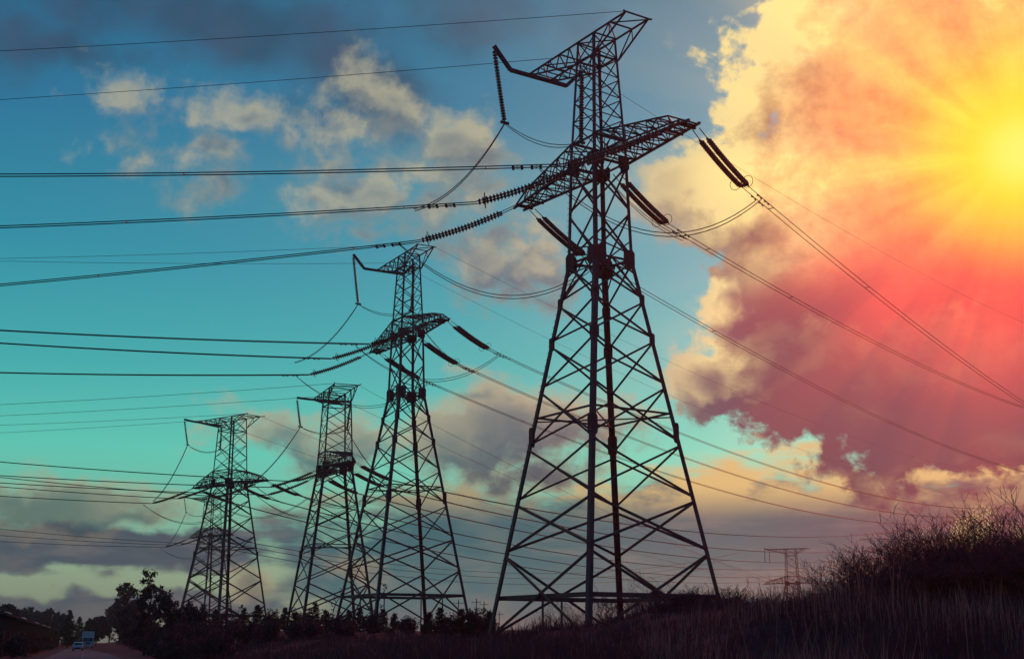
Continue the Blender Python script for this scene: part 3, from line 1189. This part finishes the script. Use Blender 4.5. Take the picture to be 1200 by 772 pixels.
# single tall weeds
for i, (px, py, Y, lab) in enumerate([(437, 690, 60, "tall thin weed with a drooping tip in front of the second pylon"),
                                      (385, 697, 58, "curled dry weed in front of the pylon with end-on arms"),
                                      (262, 716, 56, "pale dry weed stalk on the left bank"),
                                      (520, 727, 50, "short branching weed left of the tallest pylon")]):
    x, y = place(px, Y)
    h = hgt(px, py, Y)
    rnd = random.Random(500 + i)
    e = empty("weed_stalk", (x, y, th(x, y)))
    tag(e, lab, "weed")
    sg, tips = Segs(), []
    p, d = Vector((0, 0, -.1)), Vector((.05, 0, 1))
    for k in range(9):
        d = (d + Vector((rnd.gauss(.02, .06), rnd.gauss(0, .05), .05 if k < 7 else -.35))).normalized()
        q2 = p + d * (h / 8.6)
        sg.add(p, q2, .022, .02)
        p = q2
        if k > 3:
            grow(sg, tips, p, (d + Vector((rnd.gauss(0, .7), rnd.gauss(0, .7), .2))).normalized(), h * .13, .013, 1, rnd, .7, 1, 0)
    sg.build("stem", "bark", e)
    rng = np.random.default_rng(i)
    P = np.array([t_[0] for t_ in tips])
    leaf_cloud("seed_heads", P[rng.integers(0, len(P), 60)] + rng.normal(size=(60, 3)) * .04, .05, "leaf", rng, e)
# ------------------------------------------------------------------ things along the road
def slab(name, pts, mat, parent, bevel=None):
    """solid between two matching outlines (lists of points)"""
    a, b = pts
    m = MB()
    n = len(a)
    m.v = [tuple(p) for p in a] + [tuple(p) for p in b]
    m.f = [tuple(range(n))[::-1], tuple(range(n, 2 * n))]
    for i in range(n):
        j = (i + 1) % n
        m.f.append((i, j, n + j, n + i))
    o = m.build(name, mat, parent)
    if bevel:
        md = o.modifiers.new("bevel", "BEVEL")
        md.width = bevel
        md.segments = 2
    return o


def wheel(e, x, y, r, w):
    m = MB()
    m.lathe((x - w / 2, y, r), (1, 0, 0), [(0, .001), (0, r * .6), (0, r * .92), (.04, r), (w - .04, r), (w, r * .92), (w, r * .6), (w, .001)], 18)
    o = m.build("wheel", "rubber", e)
    s = 1 if x > 0 else -1
    m = MB()
    m.lathe((x + s * (w / 2 + .004), y, r), (s, 0, 0), [(0, r * .58), (.02, r * .5), (.025, .001)], 14)
    m.build("rim", "carpaint", o)


road_dir = math.atan2(1, -ROADK) - math.pi / 2
# hatchback coming towards the camera
Yc = 226
e = empty("parked_car", (-ROADK * Yc - .9, Yc, EYE - 1.6), road_dir)
e.name = "hatchback_car"
tag(e, "pale hatchback car driving towards the viewer on the road at lower left", "car")
# local: +y away from the camera, front towards -y
prof = [(-2.0, .35), (-2.05, .62), (-1.95, .82), (-1.15, .98), (-.45, 1.42), (.9, 1.47), (1.75, 1.05), (1.95, .9), (2.0, .4)]
W = .84
body = slab("body", ([(-W, y, z) if z < 1.0 else (-W + .16, y, z) for y, z in prof], [(W, y, z) if z < 1.0 else (W - .16, y, z) for y, z in prof]), "carpaint", e, .06)
slab("windscreen", ([(-.62, -1.10, 1.03), (.62, -1.10, 1.03), (.55, -.52, 1.385), (-.55, -.52, 1.385)],
                    [(-.62, -1.13, 1.05), (.62, -1.13, 1.05), (.55, -.55, 1.405), (-.55, -.55, 1.405)]), "glass", e)
for s in (-1, 1):
    slab("side_window", ([(s * .74, -.85, 1.02), (s * .74, 1.3, 1.04), (s * .70, .8, 1.36), (s * .70, -.42, 1.36)],
                         [(s * .80, -.85, 1.03), (s * .80, 1.3, 1.05), (s * .705, .8, 1.37), (s * .705, -.42, 1.37)]), "glass", e)
    for y in (-1.25, 1.25):
        wheel(e, s * .76, y, .31, .2)
    slab("headlight", ([(s * .46, -2.03, .64), (s * .80, -1.98, .64), (s * .80, -1.95, .78), (s * .46, -2.0, .78)],
                       [(s * .46, -2.07, .64), (s * .80, -2.02, .64), (s * .80, -1.99, .78), (s * .46, -2.04, .78)]), "lamp", e)
    m = MB()
    m.box((s * .84 if s > 0 else -1.0, -.78, 1.0), (1.0 if s > 0 else -.84, -.62, 1.13))
    m.build("mirror", "carpaint", e)
m = MB()
m.box((-.42, -2.085, .40), (.42, -2.055, .54))
m.build("grille", "rubber", e)
m = MB()
m.box((-.86, -2.09, .28), (.86, -1.98, .385))
m.build("bumper", "rubber", e)

# box lorry behind it
Yl = 292
e = empty("box_lorry", (-ROADK * Yl + .9, Yl, EYE - 1.6), road_dir)
tag(e, "pale greenish box lorry on the road just behind the car", "lorry")
cp = [(-3.0, .5), (-3.05, 1.3), (-2.95, 1.55), (-2.75, 2.45), (-2.6, 2.55), (-1.2, 2.55), (-1.2, .5)]
slab("cab", ([(-1.15, y, z) for y, z in cp], [(1.15, y, z) for y, z in cp]), "truckbox", e, .06)
slab("windscreen", ([(-1.0, -2.96, 1.6), (1.0, -2.96, 1.6), (.98, -2.78, 2.35), (-.98, -2.78, 2.35)],
                    [(-1.0, -3.0, 1.6), (1.0, -3.0, 1.6), (.98, -2.82, 2.35), (-.98, -2.82, 2.35)]), "glass", e)
m = MB()
m.box((-1.3, -1.05, 1.0), (1.3, 4.6, 3.75))
bx = m.build("cargo_box", "truckbox", e)
md = bx.modifiers.new("bevel", "BEVEL")
md.width = .05
m = MB()
m.box((-.9, -2.7, .5), (.9, 4.5, .98))
m.build("chassis", "rubber", e)
for s in (-1, 1):
    for y in (-2.1, 2.6, 3.7):
        wheel(e, s * 1.0, y, .48, .28)
    m = MB()
    m.box((s * .62 - .2, -3.1, .8), (s * .62 + .2, -3.055, 1.0))
    m.build("headlight", "lamp", e)
    m = MB()
    m.box((s * 1.28 - .1, -2.75, 1.7), (s * 1.28 + .1, -2.6, 2.3))
    m.build("mirror", "rubber", e)
m = MB()
m.box((-.55, -3.09, 1.08), (.55, -3.055, 1.38))
m.build("grille", "rubber", e)

# long low garage row left of the road
e = empty("garage_row", (0, 0, 0))
tag(e, "long low dark shed with a sloping roof along the left side of the road", "shed")
KB = 8.6


def gp(y, off, z):
    return Vector((-ROADK * y - KB - off, y, EYE + z))


y0, y1 = 128, 460
zt = lambda y: 2.55 + .55 * (y - 128) / 332
m = MB()
m.quadbox([gp(y0, 0, -2.2), gp(y0, 9, -2.2), gp(y1, 9, -2.2), gp(y1, 0, -2.2), gp(y0, 0, zt(y0)), gp(y0, 9, zt(y0) - .5), gp(y1, 9, zt(y1) - .5), gp(y1, 0, zt(y1))])
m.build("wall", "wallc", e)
m = MB()
m.quadbox([gp(y0 - 1, -.6, zt(y0) + .02), gp(y0 - 1, 9.5, zt(y0) - .48), gp(y1 + 1, 9.5, zt(y1) - .48), gp(y1 + 1, -.6, zt(y1) + .02),
           gp(y0 - 1, -.6, zt(y0) + .28), gp(y0 - 1, 9.5, zt(y0) - .24), gp(y1 + 1, 9.5, zt(y1) - .24), gp(y1 + 1, -.6, zt(y1) + .28)])
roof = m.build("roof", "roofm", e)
for k, px in enumerate((8, 27, 43, 52, 58, 64, 69)):
    sl_ = -ray(px, 730)[0]
    yv = (KB + .5) / max(sl_ - ROADK, .01)
    if yv > y1 - 4 or yv < y0:
        yv = min(max(yv, y0 + 6 + k), y1 - 6)
    p = gp(yv, .9, zt(yv) + .12)
    m = MB()
    m.lathe(p, (0, 0, 1), [(0, .95), (.2, .94), (.4, .82), (.56, .55), (.64, .25), (.66, .001)], 14)
    m.build("roof_vent", "dome", roof, True)
for y in range(126, 460, 12):
    m = MB()
    m.quadbox([gp(y, -.06, -1.6), gp(y, .0, -1.6), gp(y + 5, .0, -1.6), gp(y + 5, -.06, -1.6), gp(y, -.06, 1.1), gp(y, .0, 1.1), gp(y + 5, .0, 1.1), gp(y + 5, -.06, 1.1)])
    m.build("garage_door", "joint", e)

# far poles seen between the feet of the towers
for i, (px, py, Y, lab) in enumerate([(537, 702, 420, "leftmost thin distant pole right of the second pylon"), (558, 701, 440, "middle thin distant pole right of the second pylon"),
                                      (567, 704, 470, "rightmost thin distant pole by the left foot of the tallest pylon"), (585, 716, 520, "shortest distant pole beside the left foot of the tallest pylon")]):
    x, y = ray(px, 740)[0] * Y, Y
    z0, z1 = th(x, y), at(px, py, Y).z
    e = empty("utility_pole", (x, y, z0))
    tag(e, lab, "pole", "distant utility poles")
    m = MB()
    m.tube([(0, 0, -.5), (0, 0, z1 - z0)], .2, 8, True, .15)
    m.build("pole", "wood", e)
    m = MB()
    m.bar((-1.6, 0, z1 - z0 - 1.2), (1.6, 0, z1 - z0 - 1.2), .14)
    ca_ = m.build("crossbar", "wood", e)
    for s in (-1.4, 0.3, 1.4):
        m = MB()
        m.lathe((s, 0, z1 - z0 - 1.12), (0, 0, 1), [(0, .05), (.1, .11), (.2, .08), (.34, .1), (.42, .04)], 8)
        m.build("pin_insulator", "disc", ca_)

# hedge bushes along the foot of the shed
for i, (px, Y) in enumerate([(-4, 131), (14, 146), (29, 165), (41, 186), (51, 212), (59, 245), (66, 290), (20, 156), (45, 198)]):
    y = Y
    x = -ROADK * y - 6.9
    nth = (ordn + ['ninth'])[(0, 1, 3, 4, 6, 7, 8, 2, 5)[i]]
    scrub(x, y, 2.3 + .4 * math.sin(i * 2.1), 1.7, 600 + i, f"{nth} dark verge bush from the left edge, along the foot of the long shed", "verge bushes by the shed", 2600, .15)
# ------------------------------------------------------------------ sky
SUN_PX = (1196, 178)
sa, sb = ray(*SUN_PX)
SUN_DIR = Vector((sa, 1, sb)).normalized()
SUN_AZ, SUN_EL = azel(*SUN_PX)

world = bpy.data.worlds.new("World")
scene.world = world
world.use_nodes = True
nt = world.node_tree
for n in list(nt.nodes):
    nt.nodes.remove(n)


class G:
    """small helper to write shader maths"""
    def __init__(s, nt):
        s.nt = nt

    def n(s, typ, **kw):
        x = s.nt.nodes.new(typ)
        for k, v in kw.items():
            setattr(x, k, v)
        return x

    def put(s, sock, v):
        if isinstance(v, (int, float)):
            sock.default_value = v
        elif isinstance(v, (tuple, list)):
            sock.default_value = tuple(v) + ((1,) if len(v) == 3 and len(sock.default_value) == 4 else ())
        else:
            s.nt.links.new(v, sock)

    def m(s, op, a, b=0.0, c=None, clamp=False):
        x = s.n("ShaderNodeMath", operation=op, use_clamp=clamp)
        s.put(x.inputs[0], a)
        s.put(x.inputs[1], b)
        if c is not None:
            s.put(x.inputs[2], c)
        return x.outputs[0]

    def vm(s, op, a, b=(0, 0, 0), scale=None):
        x = s.n("ShaderNodeVectorMath", operation=op)
        s.put(x.inputs[0], a)
        if op != "SCALE":
            s.put(x.inputs[1], b)
        if scale is not None:
            s.put(x.inputs["Scale"], scale)
        return x.outputs["Value"] if op in ("DOT_PRODUCT", "LENGTH", "DISTANCE") else x.outputs["Vector"]

    def mr(s, v, a, b, c=0.0, d=1.0, smooth=True):
        x = s.n("ShaderNodeMapRange", interpolation_type="SMOOTHSTEP" if smooth else "LINEAR", clamp=True)
        for i, q in enumerate((v, a, b, c, d)):
            s.put(x.inputs[i], q)
        return x.outputs[0]

    def mix(s, f, a, b, mode="MIX"):
        x = s.n("ShaderNodeMix", data_type="RGBA", blend_type=mode, clamp_factor=True)
        s.put(x.inputs[0], f)
        s.put(x.inputs[6], a)
        s.put(x.inputs[7], b)
        return x.outputs[2]

    def lerp(s, f, a, b):
        return s.m("ADD", s.m("MULTIPLY", a, s.m("SUBTRACT", 1.0, f)), s.m("MULTIPLY", b, f))

    def noise(s, vec, scale, detail=6, rough=.55, dims="2D", lac=2.0, w=None):
        x = s.n("ShaderNodeTexNoise", noise_dimensions=dims)
        if dims != "1D":
            s.put(x.inputs["Vector"], vec)
        if w is not None:
            s.put(x.inputs["W"], w)
        x.inputs["Scale"].default_value = scale
        x.inputs["Detail"].default_value = detail
        x.inputs["Roughness"].default_value = rough
        x.inputs["Lacunarity"].default_value = lac
        return x

    def ramp(s, f, stops, interp="LINEAR"):
        x = s.n("ShaderNodeValToRGB")
        cr = x.color_ramp
        cr.interpolation = interp
        while len(cr.elements) < len(stops):
            cr.elements.new(0.5)
        for e, (p, c) in zip(cr.elements, stops):
            e.position = p
            e.color = (*c, 1)
        s.put(x.inputs[0], f)
        return x.outputs[0]

    def blobs(s, vec, items):
        """soft union of ellipses given in photo pixels, measured as bearing and height angle"""
        acc = None
        for it in items:
            px, py, rx, ry = it[:4]
            rot = it[4] if len(it) > 4 else 0
            wt = it[5] if len(it) > 5 else 1
            az, el = azel(px, py)
            x0 = azel(px - rx * .5, py)[0]
            x1 = azel(px + rx * .5, py)[0]
            y0 = azel(px, py + ry * .5)[1]
            y1 = azel(px, py - ry * .5)[1]
            rx_, ry_ = x1 - x0, y1 - y0
            if rot == 0:
                q = s.n("ShaderNodeVectorMath", operation="MULTIPLY_ADD")
                s.put(q.inputs[0], vec)
                q.inputs[1].default_value = (1 / rx_, 1 / ry_, 0)
                q.inputs[2].default_value = (-az / rx_, -el / ry_, 0)
                r = s.vm("LENGTH", q.outputs[0])
            else:
                c_, s_ = math.cos(R(rot)), math.sin(R(rot))
                a_ = s.vm("DOT_PRODUCT", vec, (c_ / rx_, s_ / rx_, -(az * c_ + el * s_) / rx_))
                b_ = s.vm("DOT_PRODUCT", vec, (-s_ / ry_, c_ / ry_, (az * s_ - el * c_) / ry_))
                r = s.m("SQRT", s.m("MULTIPLY_ADD", a_, a_, s.m("MULTIPLY", b_, b_)))
            v = s.mr(r, 0, 1.85, wt, -.85, smooth=False)
            acc = v if acc is None else s.m("SMOOTH_MAX", acc, v, .16)
        return acc


def lin(r, g, b):
    f = lambda c: (c / 255 / 12.92) if c / 255 <= .04045 else ((c / 255 + .055) / 1.055) ** 2.4
    return f(r), f(g), f(b)


CUMULUS = [
    # the great bank on the right
    (1040, 60, 190, 140, 0, 1.4), (940, 75, 100, 100, 0, 1.2), (872, 105, 56, 75, 0, 1.1), (1120, 200, 280, 190, 0, 1.5), (795, 212, 72, 44, 0, 1.0), (850, 240, 95, 66, 0, 1.2),
    (1000, 290, 150, 140, 0, 1.5), (890, 322, 72, 64, 0, 1.2), (960, 430, 135, 95, 0, 1.4), (845, 448, 62, 50, 0, 1.05), (1120, 430, 220, 130, 0, 1.6), (1290, 300, 280, 340, 0, 1.6),
    (1030, 482, 170, 42, 0, 1.4), (1190, 515, 190, 42, 0, 1.4), (860, 340, 48, 38, 0, 1.0), (910, 390, 85, 80, 0, 1.2),
    # the band behind the tower legs
    (600, 505, 130, 54, 0, 1.15), (525, 520, 90, 50, 0, 1.0), (695, 500, 70, 38, 0, .9), (640, 555, 80, 32, 0, .9), (745, 500, 44, 28, 0, .6),
    # small heaps upper left
    (298, 147, 58, 34, 0, .9), (235, 145, 56, 42, 0, .6), (260, 185, 84, 44, 0, .65), (150, 120, 95, 60, 0, .3), (200, 150, 110, 50, 0, .25), (130, 170, 80, 36, 0, .2), (175, 200, 70, 26, 0, .3),
    (465, 115, 70, 38, -32, .8), (535, 165, 58, 46, -20, .95), (395, 180, 72, 36, 0, .5), (250, 225, 60, 30, 0, .35), (345, 195, 90, 22, 0, .3),
    (440, 232, 120, 42, 10, .85), (520, 252, 78, 40, 0, .85), (572, 300, 64, 54, 0, .95), (625, 300, 48, 50, 0, .75), (590, 338, 72, 28, 0, .5), (450, 268, 140, 20, 0, .35),
    (415, 150, 110, 46, 0, .55), (500, 205, 80, 50, 0, .7), (330, 165, 70, 40, 0, .45), (560, 240, 70, 46, 0, .6), (380, 225, 90, 34, 0, .6), (600, 255, 40, 30, 0, .4),
    # left middle
    (345, 503, 100, 36, 0, .95), (415, 515, 90, 40, 0, .85), (310, 478, 56, 13, 8, .4), (545, 440, 60, 12, 0, .3), (296, 688, 34, 28, 0, .85), (410, 675, 44, 30, 0, .6),
    (50, 598, 170, 44, 0, 1.15), (140, 606, 90, 26, 0, .8), (0, 575, 110, 20, 0, .8),
]
LOW = [
    (870, 665, 380, 84, 0, 2.2), (640, 675, 280, 90, 0, 2.0), (1060, 660, 300, 100, 0, 2.2), (560, 640, 120, 80, 0, 1.1), (700, 605, 170, 54, 0, 1.1),
    (1000, 595, 220, 50, 0, 1.2), (880, 590, 140, 36, 0, 1.2), (1120, 585, 150, 42, 0, 1.2), (760, 590, 120, 38, 0, 1.0),
    (120, 716, 330, 18, 0, 1.0), (400, 655, 150, 60, 0, .8), (1300, 610, 260, 120, 0, 1.5), (80, 654, 250, 30, 0, 1.5), (220, 645, 140, 22, 0, 1.1),
    (330, 600, 120, 20, 0, .3), (450, 590, 110, 34, 0, .5), (500, 720, 400, 30, 0, .8),
]
VEIL = [(230, 20, 270, 56, -4, 1.1), (400, 72, 150, 66, -25, 1.1), (90, 60, 150, 30, 0, .7), (470, 105, 100, 60, -20, .8), (20, 35, 80, 70, 0, .5), (560, 25, 170, 70, 0, .45), (390, 130, 90, 50, 0, .5)]

g = G(nt)
tc = g.n("ShaderNodeTexCoord")
sep = g.n("ShaderNodeSeparateXYZ")
nt.links.new(tc.outputs["Generated"], sep.inputs[0])
X, Y, Z = sep.outputs
az = g.m("MULTIPLY", g.m("ARCTAN2", X, Y), 180 / math.pi)
el = g.m("MULTIPLY", g.m("ARCSINE", Z), 180 / math.pi)
cmb = g.n("ShaderNodeCombineXYZ")
g.put(cmb.inputs[0], az)
g.put(cmb.inputs[1], el)
cmb.inputs[2].default_value = 1
P = cmb.outputs[0]

# clear air: teal overhead to turquoise and straw at the horizon
base = g.ramp(g.mr(el, -2, 34, smooth=False), [
    (0.0, lin(96, 94, 92)), (0.055, lin(108, 112, 106)), (0.10, lin(132, 138, 118)), (0.14, lin(138, 156, 128)), (0.20, lin(112, 174, 148)), (0.28, lin(84, 192, 170)),
    (0.38, lin(54, 164, 164)), (0.52, lin(28, 134, 156)), (0.68, lin(20, 106, 144)), (0.86, lin(16, 90, 128)), (1.0, lin(16, 82, 120))])
bl = g.n("ShaderNodeTexSky", sky_type="NISHITA", sun_disc=False)
bl.sun_elevation = R(SUN_EL)
bl.sun_rotation = R(SUN_AZ)
bl.air_density = 1.2
bl.dust_density = 1.5
sky = g.mix(1.0, g.mix(1.0, base, (.93, .93, .93), "MULTIPLY"), g.mix(1.0, bl.outputs[0], (.004, .011, .012), "MULTIPLY"), "ADD")

# large-scale drift of the cloud outlines
def wob(sc, off, amp, det):
    n = g.noise(g.vm("ADD", P, off), sc, det, .55).outputs["Fac"]
    return g.m("MULTIPLY", g.m("SUBTRACT", n, .5), amp)


wx = g.m("ADD", wob(.16, (0, 0, 0), 2.6, 2), wob(.55, (31, 7, 0), 1.1, 3))
wy = g.m("ADD", wob(.16, (57, 13, 0), 2.2, 2), wob(.55, (11, 71, 0), 1.0, 3))
wc = g.n("ShaderNodeCombineXYZ")
g.put(wc.inputs[0], wx)
g.put(wc.inputs[1], wy)
wv = wc.outputs[0]
PW = g.vm("ADD", P, wv)


def fbm(vec, sx, sy, scale, detail, rough):
    return g.noise(g.vm("MULTIPLY", vec, (sx, sy, 1)), scale, detail, rough).outputs["Fac"]


# dark veil, upper left
veil = g.m("ADD", g.blobs(PW, VEIL), g.m("MULTIPLY", g.m("SUBTRACT", fbm(P, .8, 1.2, .25, 7, .55), .5), 1.8))
va = g.mr(veil, -.35, .95, 0, .80)
sky = g.mix(va, sky, g.mix(g.mr(fbm(P, 1, 1, .3, 5, .5), .35, .65), lin(44, 76, 100), lin(58, 78, 104)))

# low grey layer
lown = fbm(P, .7, 1.5, .38, 8, .56)
streak = g.m("SUBTRACT", fbm(P, .28, 1.9, .8, 7, .6), .5)
low = g.m("ADD", g.blobs(PW, LOW), g.m("ADD", g.m("MULTIPLY", g.m("SUBTRACT", lown, .5), 1.7), g.m("MULTIPLY", streak, .9)))
la = g.mr(low, -.08, .55)
ltop = g.m("MULTIPLY", g.mr(el, 4.9, 6.8), g.mr(g.m("ADD", lown, g.m("MULTIPLY", low, -.015)), .28, .52))
ltop = g.m("MULTIPLY", ltop, g.mr(az, -4, 7, .5, 1))
lcol = g.mix(g.mr(el, 1, 6), lin(44, 108, 114), lin(20, 94, 106))
lcol = g.mix(g.mr(az, 9, 21, 0, .85), lcol, lin(58, 60, 82))
lcol = g.mix(g.mr(az, -6, -14, 0, .9), lcol, lin(66, 76, 92))
lcol = g.mix(g.mr(lown, .50, .72, 0, .15), lcol, lin(165, 148, 130))
lcol = g.mix(g.mr(streak, -.02, .22, 0, .22), lcol, lin(150, 138, 126))
lcol = g.mix(ltop, lcol, lin(212, 186, 124))
sky = g.mix(g.m("MULTIPLY", la, .97), sky, lcol)

# heaped clouds: outline and light from above left
LOFF = (-.75, 1.3, 0)


PB = g.vm("ADD", P, g.vm("SCALE", wv, scale=.35))


def cum(off, det, amp, rough=.56):
    q = g.vm("ADD", PB, off) if off else PB
    n1 = g.m("SUBTRACT", fbm(q, .85, 1.1, .36, det, rough), .5)
    return g.m("MULTIPLY", n1, amp)


b0 = g.blobs(PW, CUMULUS)
b1 = g.blobs(g.vm("ADD", PW, LOFF), CUMULUS)
d0 = g.m("ADD", b0, cum(None, 9, 2.0, .58))
fine = g.m("SUBTRACT", fbm(PB, 1, 1.15, 1.25, 8, .6), .5)
ca = g.mr(g.m("ADD", d0, g.m("MULTIPLY", fine, .65)), -.22, .66)
grad = g.m("ADD", g.m("SUBTRACT", b0, b1), g.m("SUBTRACT", cum(None, 4, .95), cum(LOFF, 4, .95)))
lit = g.mr(g.m("ADD", grad, g.m("MULTIPLY", fine, .62)), -.15, .66)
lit = g.m("MULTIPLY", lit, g.mr(b0, .45, 1.0, 1, .30))
bank = g.mr(az, 5, 9.5)
de = g.m("ADD", d0, g.m("MULTIPLY", fine, .38))
ca = g.lerp(bank, ca, g.mr(de, .0, .32))
lit = g.m("MULTIPLY", lit, g.mr(el, 5, 14, .36, 1))
upper = g.m("MULTIPLY", g.mr(el, 13.5, 20), g.mr(g.m("ADD", az, g.m("MULTIPLY", grad, -4)), 8.5, 16, .95, .45))
upper = g.m("MULTIPLY", upper, g.m("ADD", .95, g.m("ADD", g.m("MULTIPLY", fine, 1.2), g.m("MULTIPLY", grad, .8))), clamp=True)
lit0 = g.m("ADD", lit, g.mr(d0, .0, .75, .5, 0), clamp=True)
lit = g.lerp(bank, lit0, g.m("MAXIMUM", g.m("ADD", g.m("MULTIPLY", lit, g.mr(b0, .5, 1.1, 1, .3)), g.m("MULTIPLY", g.mr(de, .04, .62, .9, 0), g.mr(grad, -.22, .25)), clamp=True), upper))
dark = g.mix(g.mr(el, 4, 14), lin(52, 72, 84), lin(92, 112, 126))
dark = g.mix(g.mr(az, 4, 12), dark, g.mix(g.mr(el, 6, 14), lin(58, 58, 80), lin(86, 62, 82)))
crm = g.mix(g.mr(el, 5, 16), lin(186, 164, 128), lin(172, 170, 148))
crm = g.mix(g.mr(az, 5, 11), crm, lin(238, 220, 152))
ccol = g.mix(lit, dark, crm)
thinc = g.m("MULTIPLY", g.mr(az, -9, 3, .78, .97), ca)
sky = g.mix(thinc, sky, ccol)

# low sun: red and amber air round it, with broad shafts between the clouds
dot = g.vm("DOT_PRODUCT", tc.outputs["Generated"], tuple(SUN_DIR))
th_ = g.m("MULTIPLY", g.m("ARCCOSINE", g.m("MINIMUM", dot, .99999)), 180 / math.pi)
phi = g.m("ARCTAN2", g.m("SUBTRACT", el, SUN_EL), g.m("SUBTRACT", SUN_AZ, az))
r2 = g.noise(None, 6.5, 2, .5, "1D", w=g.m("ADD", phi, 7.3))
deg = lambda d: (d + 100) / 200
k_ = lambda v: (v, v, v)
rays = g.ramp(g.m("MULTIPLY_ADD", phi, 57.3 / 200, .5), [
    (deg(-92), k_(.2)), (deg(-70), k_(.45)), (deg(-58), k_(.15)), (deg(-44), k_(.7)), (deg(-34), k_(.25)), (deg(-24), k_(.75)), (deg(-11), k_(.05)),
    (deg(-2), k_(.85)), (deg(5), k_(.5)), (deg(12), k_(.15)), (deg(20), k_(.55)), (deg(27), k_(.15)), (deg(38), k_(.95)), (deg(45), k_(.3)),
    (deg(55), k_(.75)), (deg(66), k_(.2)), (deg(80), k_(.6))], "B_SPLINE")
rsep = g.n("ShaderNodeSeparateColor")
nt.links.new(rays, rsep.inputs[0])
shaft = g.m("MULTIPLY", rsep.outputs[0], g.mr(r2.outputs["Fac"], .3, .6, .75, 1.05))
shaft = g.m("MULTIPLY", shaft, g.mr(th_, .3, 3.5))


def addc(sky, f, c):
    return g.mix(1.0, sky, g.mix(f, (0, 0, 0), c), "ADD")


rp = g.ramp(g.m("MULTIPLY", th_, 1 / 25), [(0, (.85,) * 3), (.16, (.78,) * 3), (.30, (.56,) * 3), (.40, (.22,) * 3), (.47, (.06,) * 3),
                                          (.6, (.045,) * 3), (.72, (.035,) * 3), (1, (0, 0, 0))], "B_SPLINE")
rs = g.n("ShaderNodeSeparateColor")
nt.links.new(rp, rs.inputs[0])
red = g.m("MULTIPLY", rs.outputs[0], g.m("ADD", .62, g.m("MULTIPLY", shaft, .72)))
e1 = g.m("POWER", 2.718, g.m("MULTIPLY", th_, -1 / 8.2))
amb = g.m("MULTIPLY", e1, g.m("ADD", .02, g.m("MULTIPLY", shaft, 1.7)), clamp=True)
yel = g.mr(th_, .4, 5.8, .97, 0)
# the bright air also veils the blue behind it
sky = g.mix(g.mr(th_, 1, 13, 1, 0), sky, g.mix(1.0, sky, (1.0, .66, .34), "MULTIPLY"))
below = g.mr(g.m("SUBTRACT", el, SUN_EL), -5, .5, 1, 0)
sky = addc(sky, g.m("MULTIPLY", red, g.m("ADD", .92, g.m("MULTIPLY", below, .14))), (1.0, .03, .04))
sky = addc(sky, amb, g.mix(below, (.8, .5, .02), (.75, .11, .015)))
sky = g.mix(yel, sky, (1.0, .86, .035))
sky = g.mix(g.mr(th_, .0, 2.2, .7, 0), sky, (1.0, .95, .22))
# unseen sky behind the viewer tinted purple, as added fill on ground and steel
back = g.mr(Y, .55, -.35)
sky = g.mix(back, sky, g.mix(1.0, sky, (.95, .55, .95), "MULTIPLY"))
# ground side of the dome
sky = g.mix(g.mr(el, -6, -1.5, 1, 0), sky, lin(60, 48, 52))

bg = g.n("ShaderNodeBackground")
g.put(bg.inputs["Color"], sky)
bg.inputs["Strength"].default_value = 1.0
outw = g.n("ShaderNodeOutputWorld")
nt.links.new(bg.outputs[0], outw.inputs["Surface"])
world.cycles.sampling_method = "MANUAL"
world.cycles.sample_map_resolution = 512

# sun lamp
sl = bpy.data.lights.new("sun", "SUN")
sl.energy = 1.45
sl.angle = R(0.5)
sl.color = (1.0, .13, .06)
so = bpy.data.objects.new("sun", sl)
COL.objects.link(so)
so.rotation_euler = (-SUN_DIR).to_track_quat("-Z", "Y").to_euler()

# camera
cam = bpy.data.cameras.new("camera")
cam.sensor_fit = "HORIZONTAL"
cam.sensor_width = 36
cam.lens = 36 * FPX / 1200
cam.clip_end = 20000
cam.clip_start = .1
co = bpy.data.objects.new("camera", cam)
COL.objects.link(co)
co.location = (0, 0, EYE)
co.rotation_euler = (math.pi / 2 + PITCH, 0, 0)
scene.camera = co

vs = scene.view_settings
vs.view_transform = "Standard"
vs.look = "None"
vs.exposure = 0
vs.gamma = 1
scene.cycles.use_denoising = True
scene.cycles.max_bounces = 4
scene.cycles.diffuse_bounces = 2
scene.cycles.volume_bounces = 0
scene.cycles.use_adaptive_sampling = True
scene.cycles.adaptive_threshold = 0.02

# ------------------------------------------------------------------ evening haze, lit by the low sun
hm = bpy.data.materials.new("evening_haze")
hm.use_nodes = True
hn = hm.node_tree
for n_ in list(hn.nodes):
    hn.nodes.remove(n_)
ho = hn.nodes.new("ShaderNodeOutputMaterial")
hv = hn.nodes.new("ShaderNodeVolumePrincipled")
hv.inputs["Color"].default_value = (.95, .80, .84, 1)
hv.inputs["Density"].default_value = .00018
hv.inputs["Anisotropy"].default_value = .86
hn.links.new(hv.outputs[0], ho.inputs["Volume"])
M["haze"] = hm
zlo = float(GZ.min()) - 1.0
m = MB()
m.box((-3050, -250, zlo), (3050, 4050, EYE + 52))
hz = m.build("haze", "haze")
tag(hz, "thin evening haze glowing towards the low sun", "haze", None, "stuff")
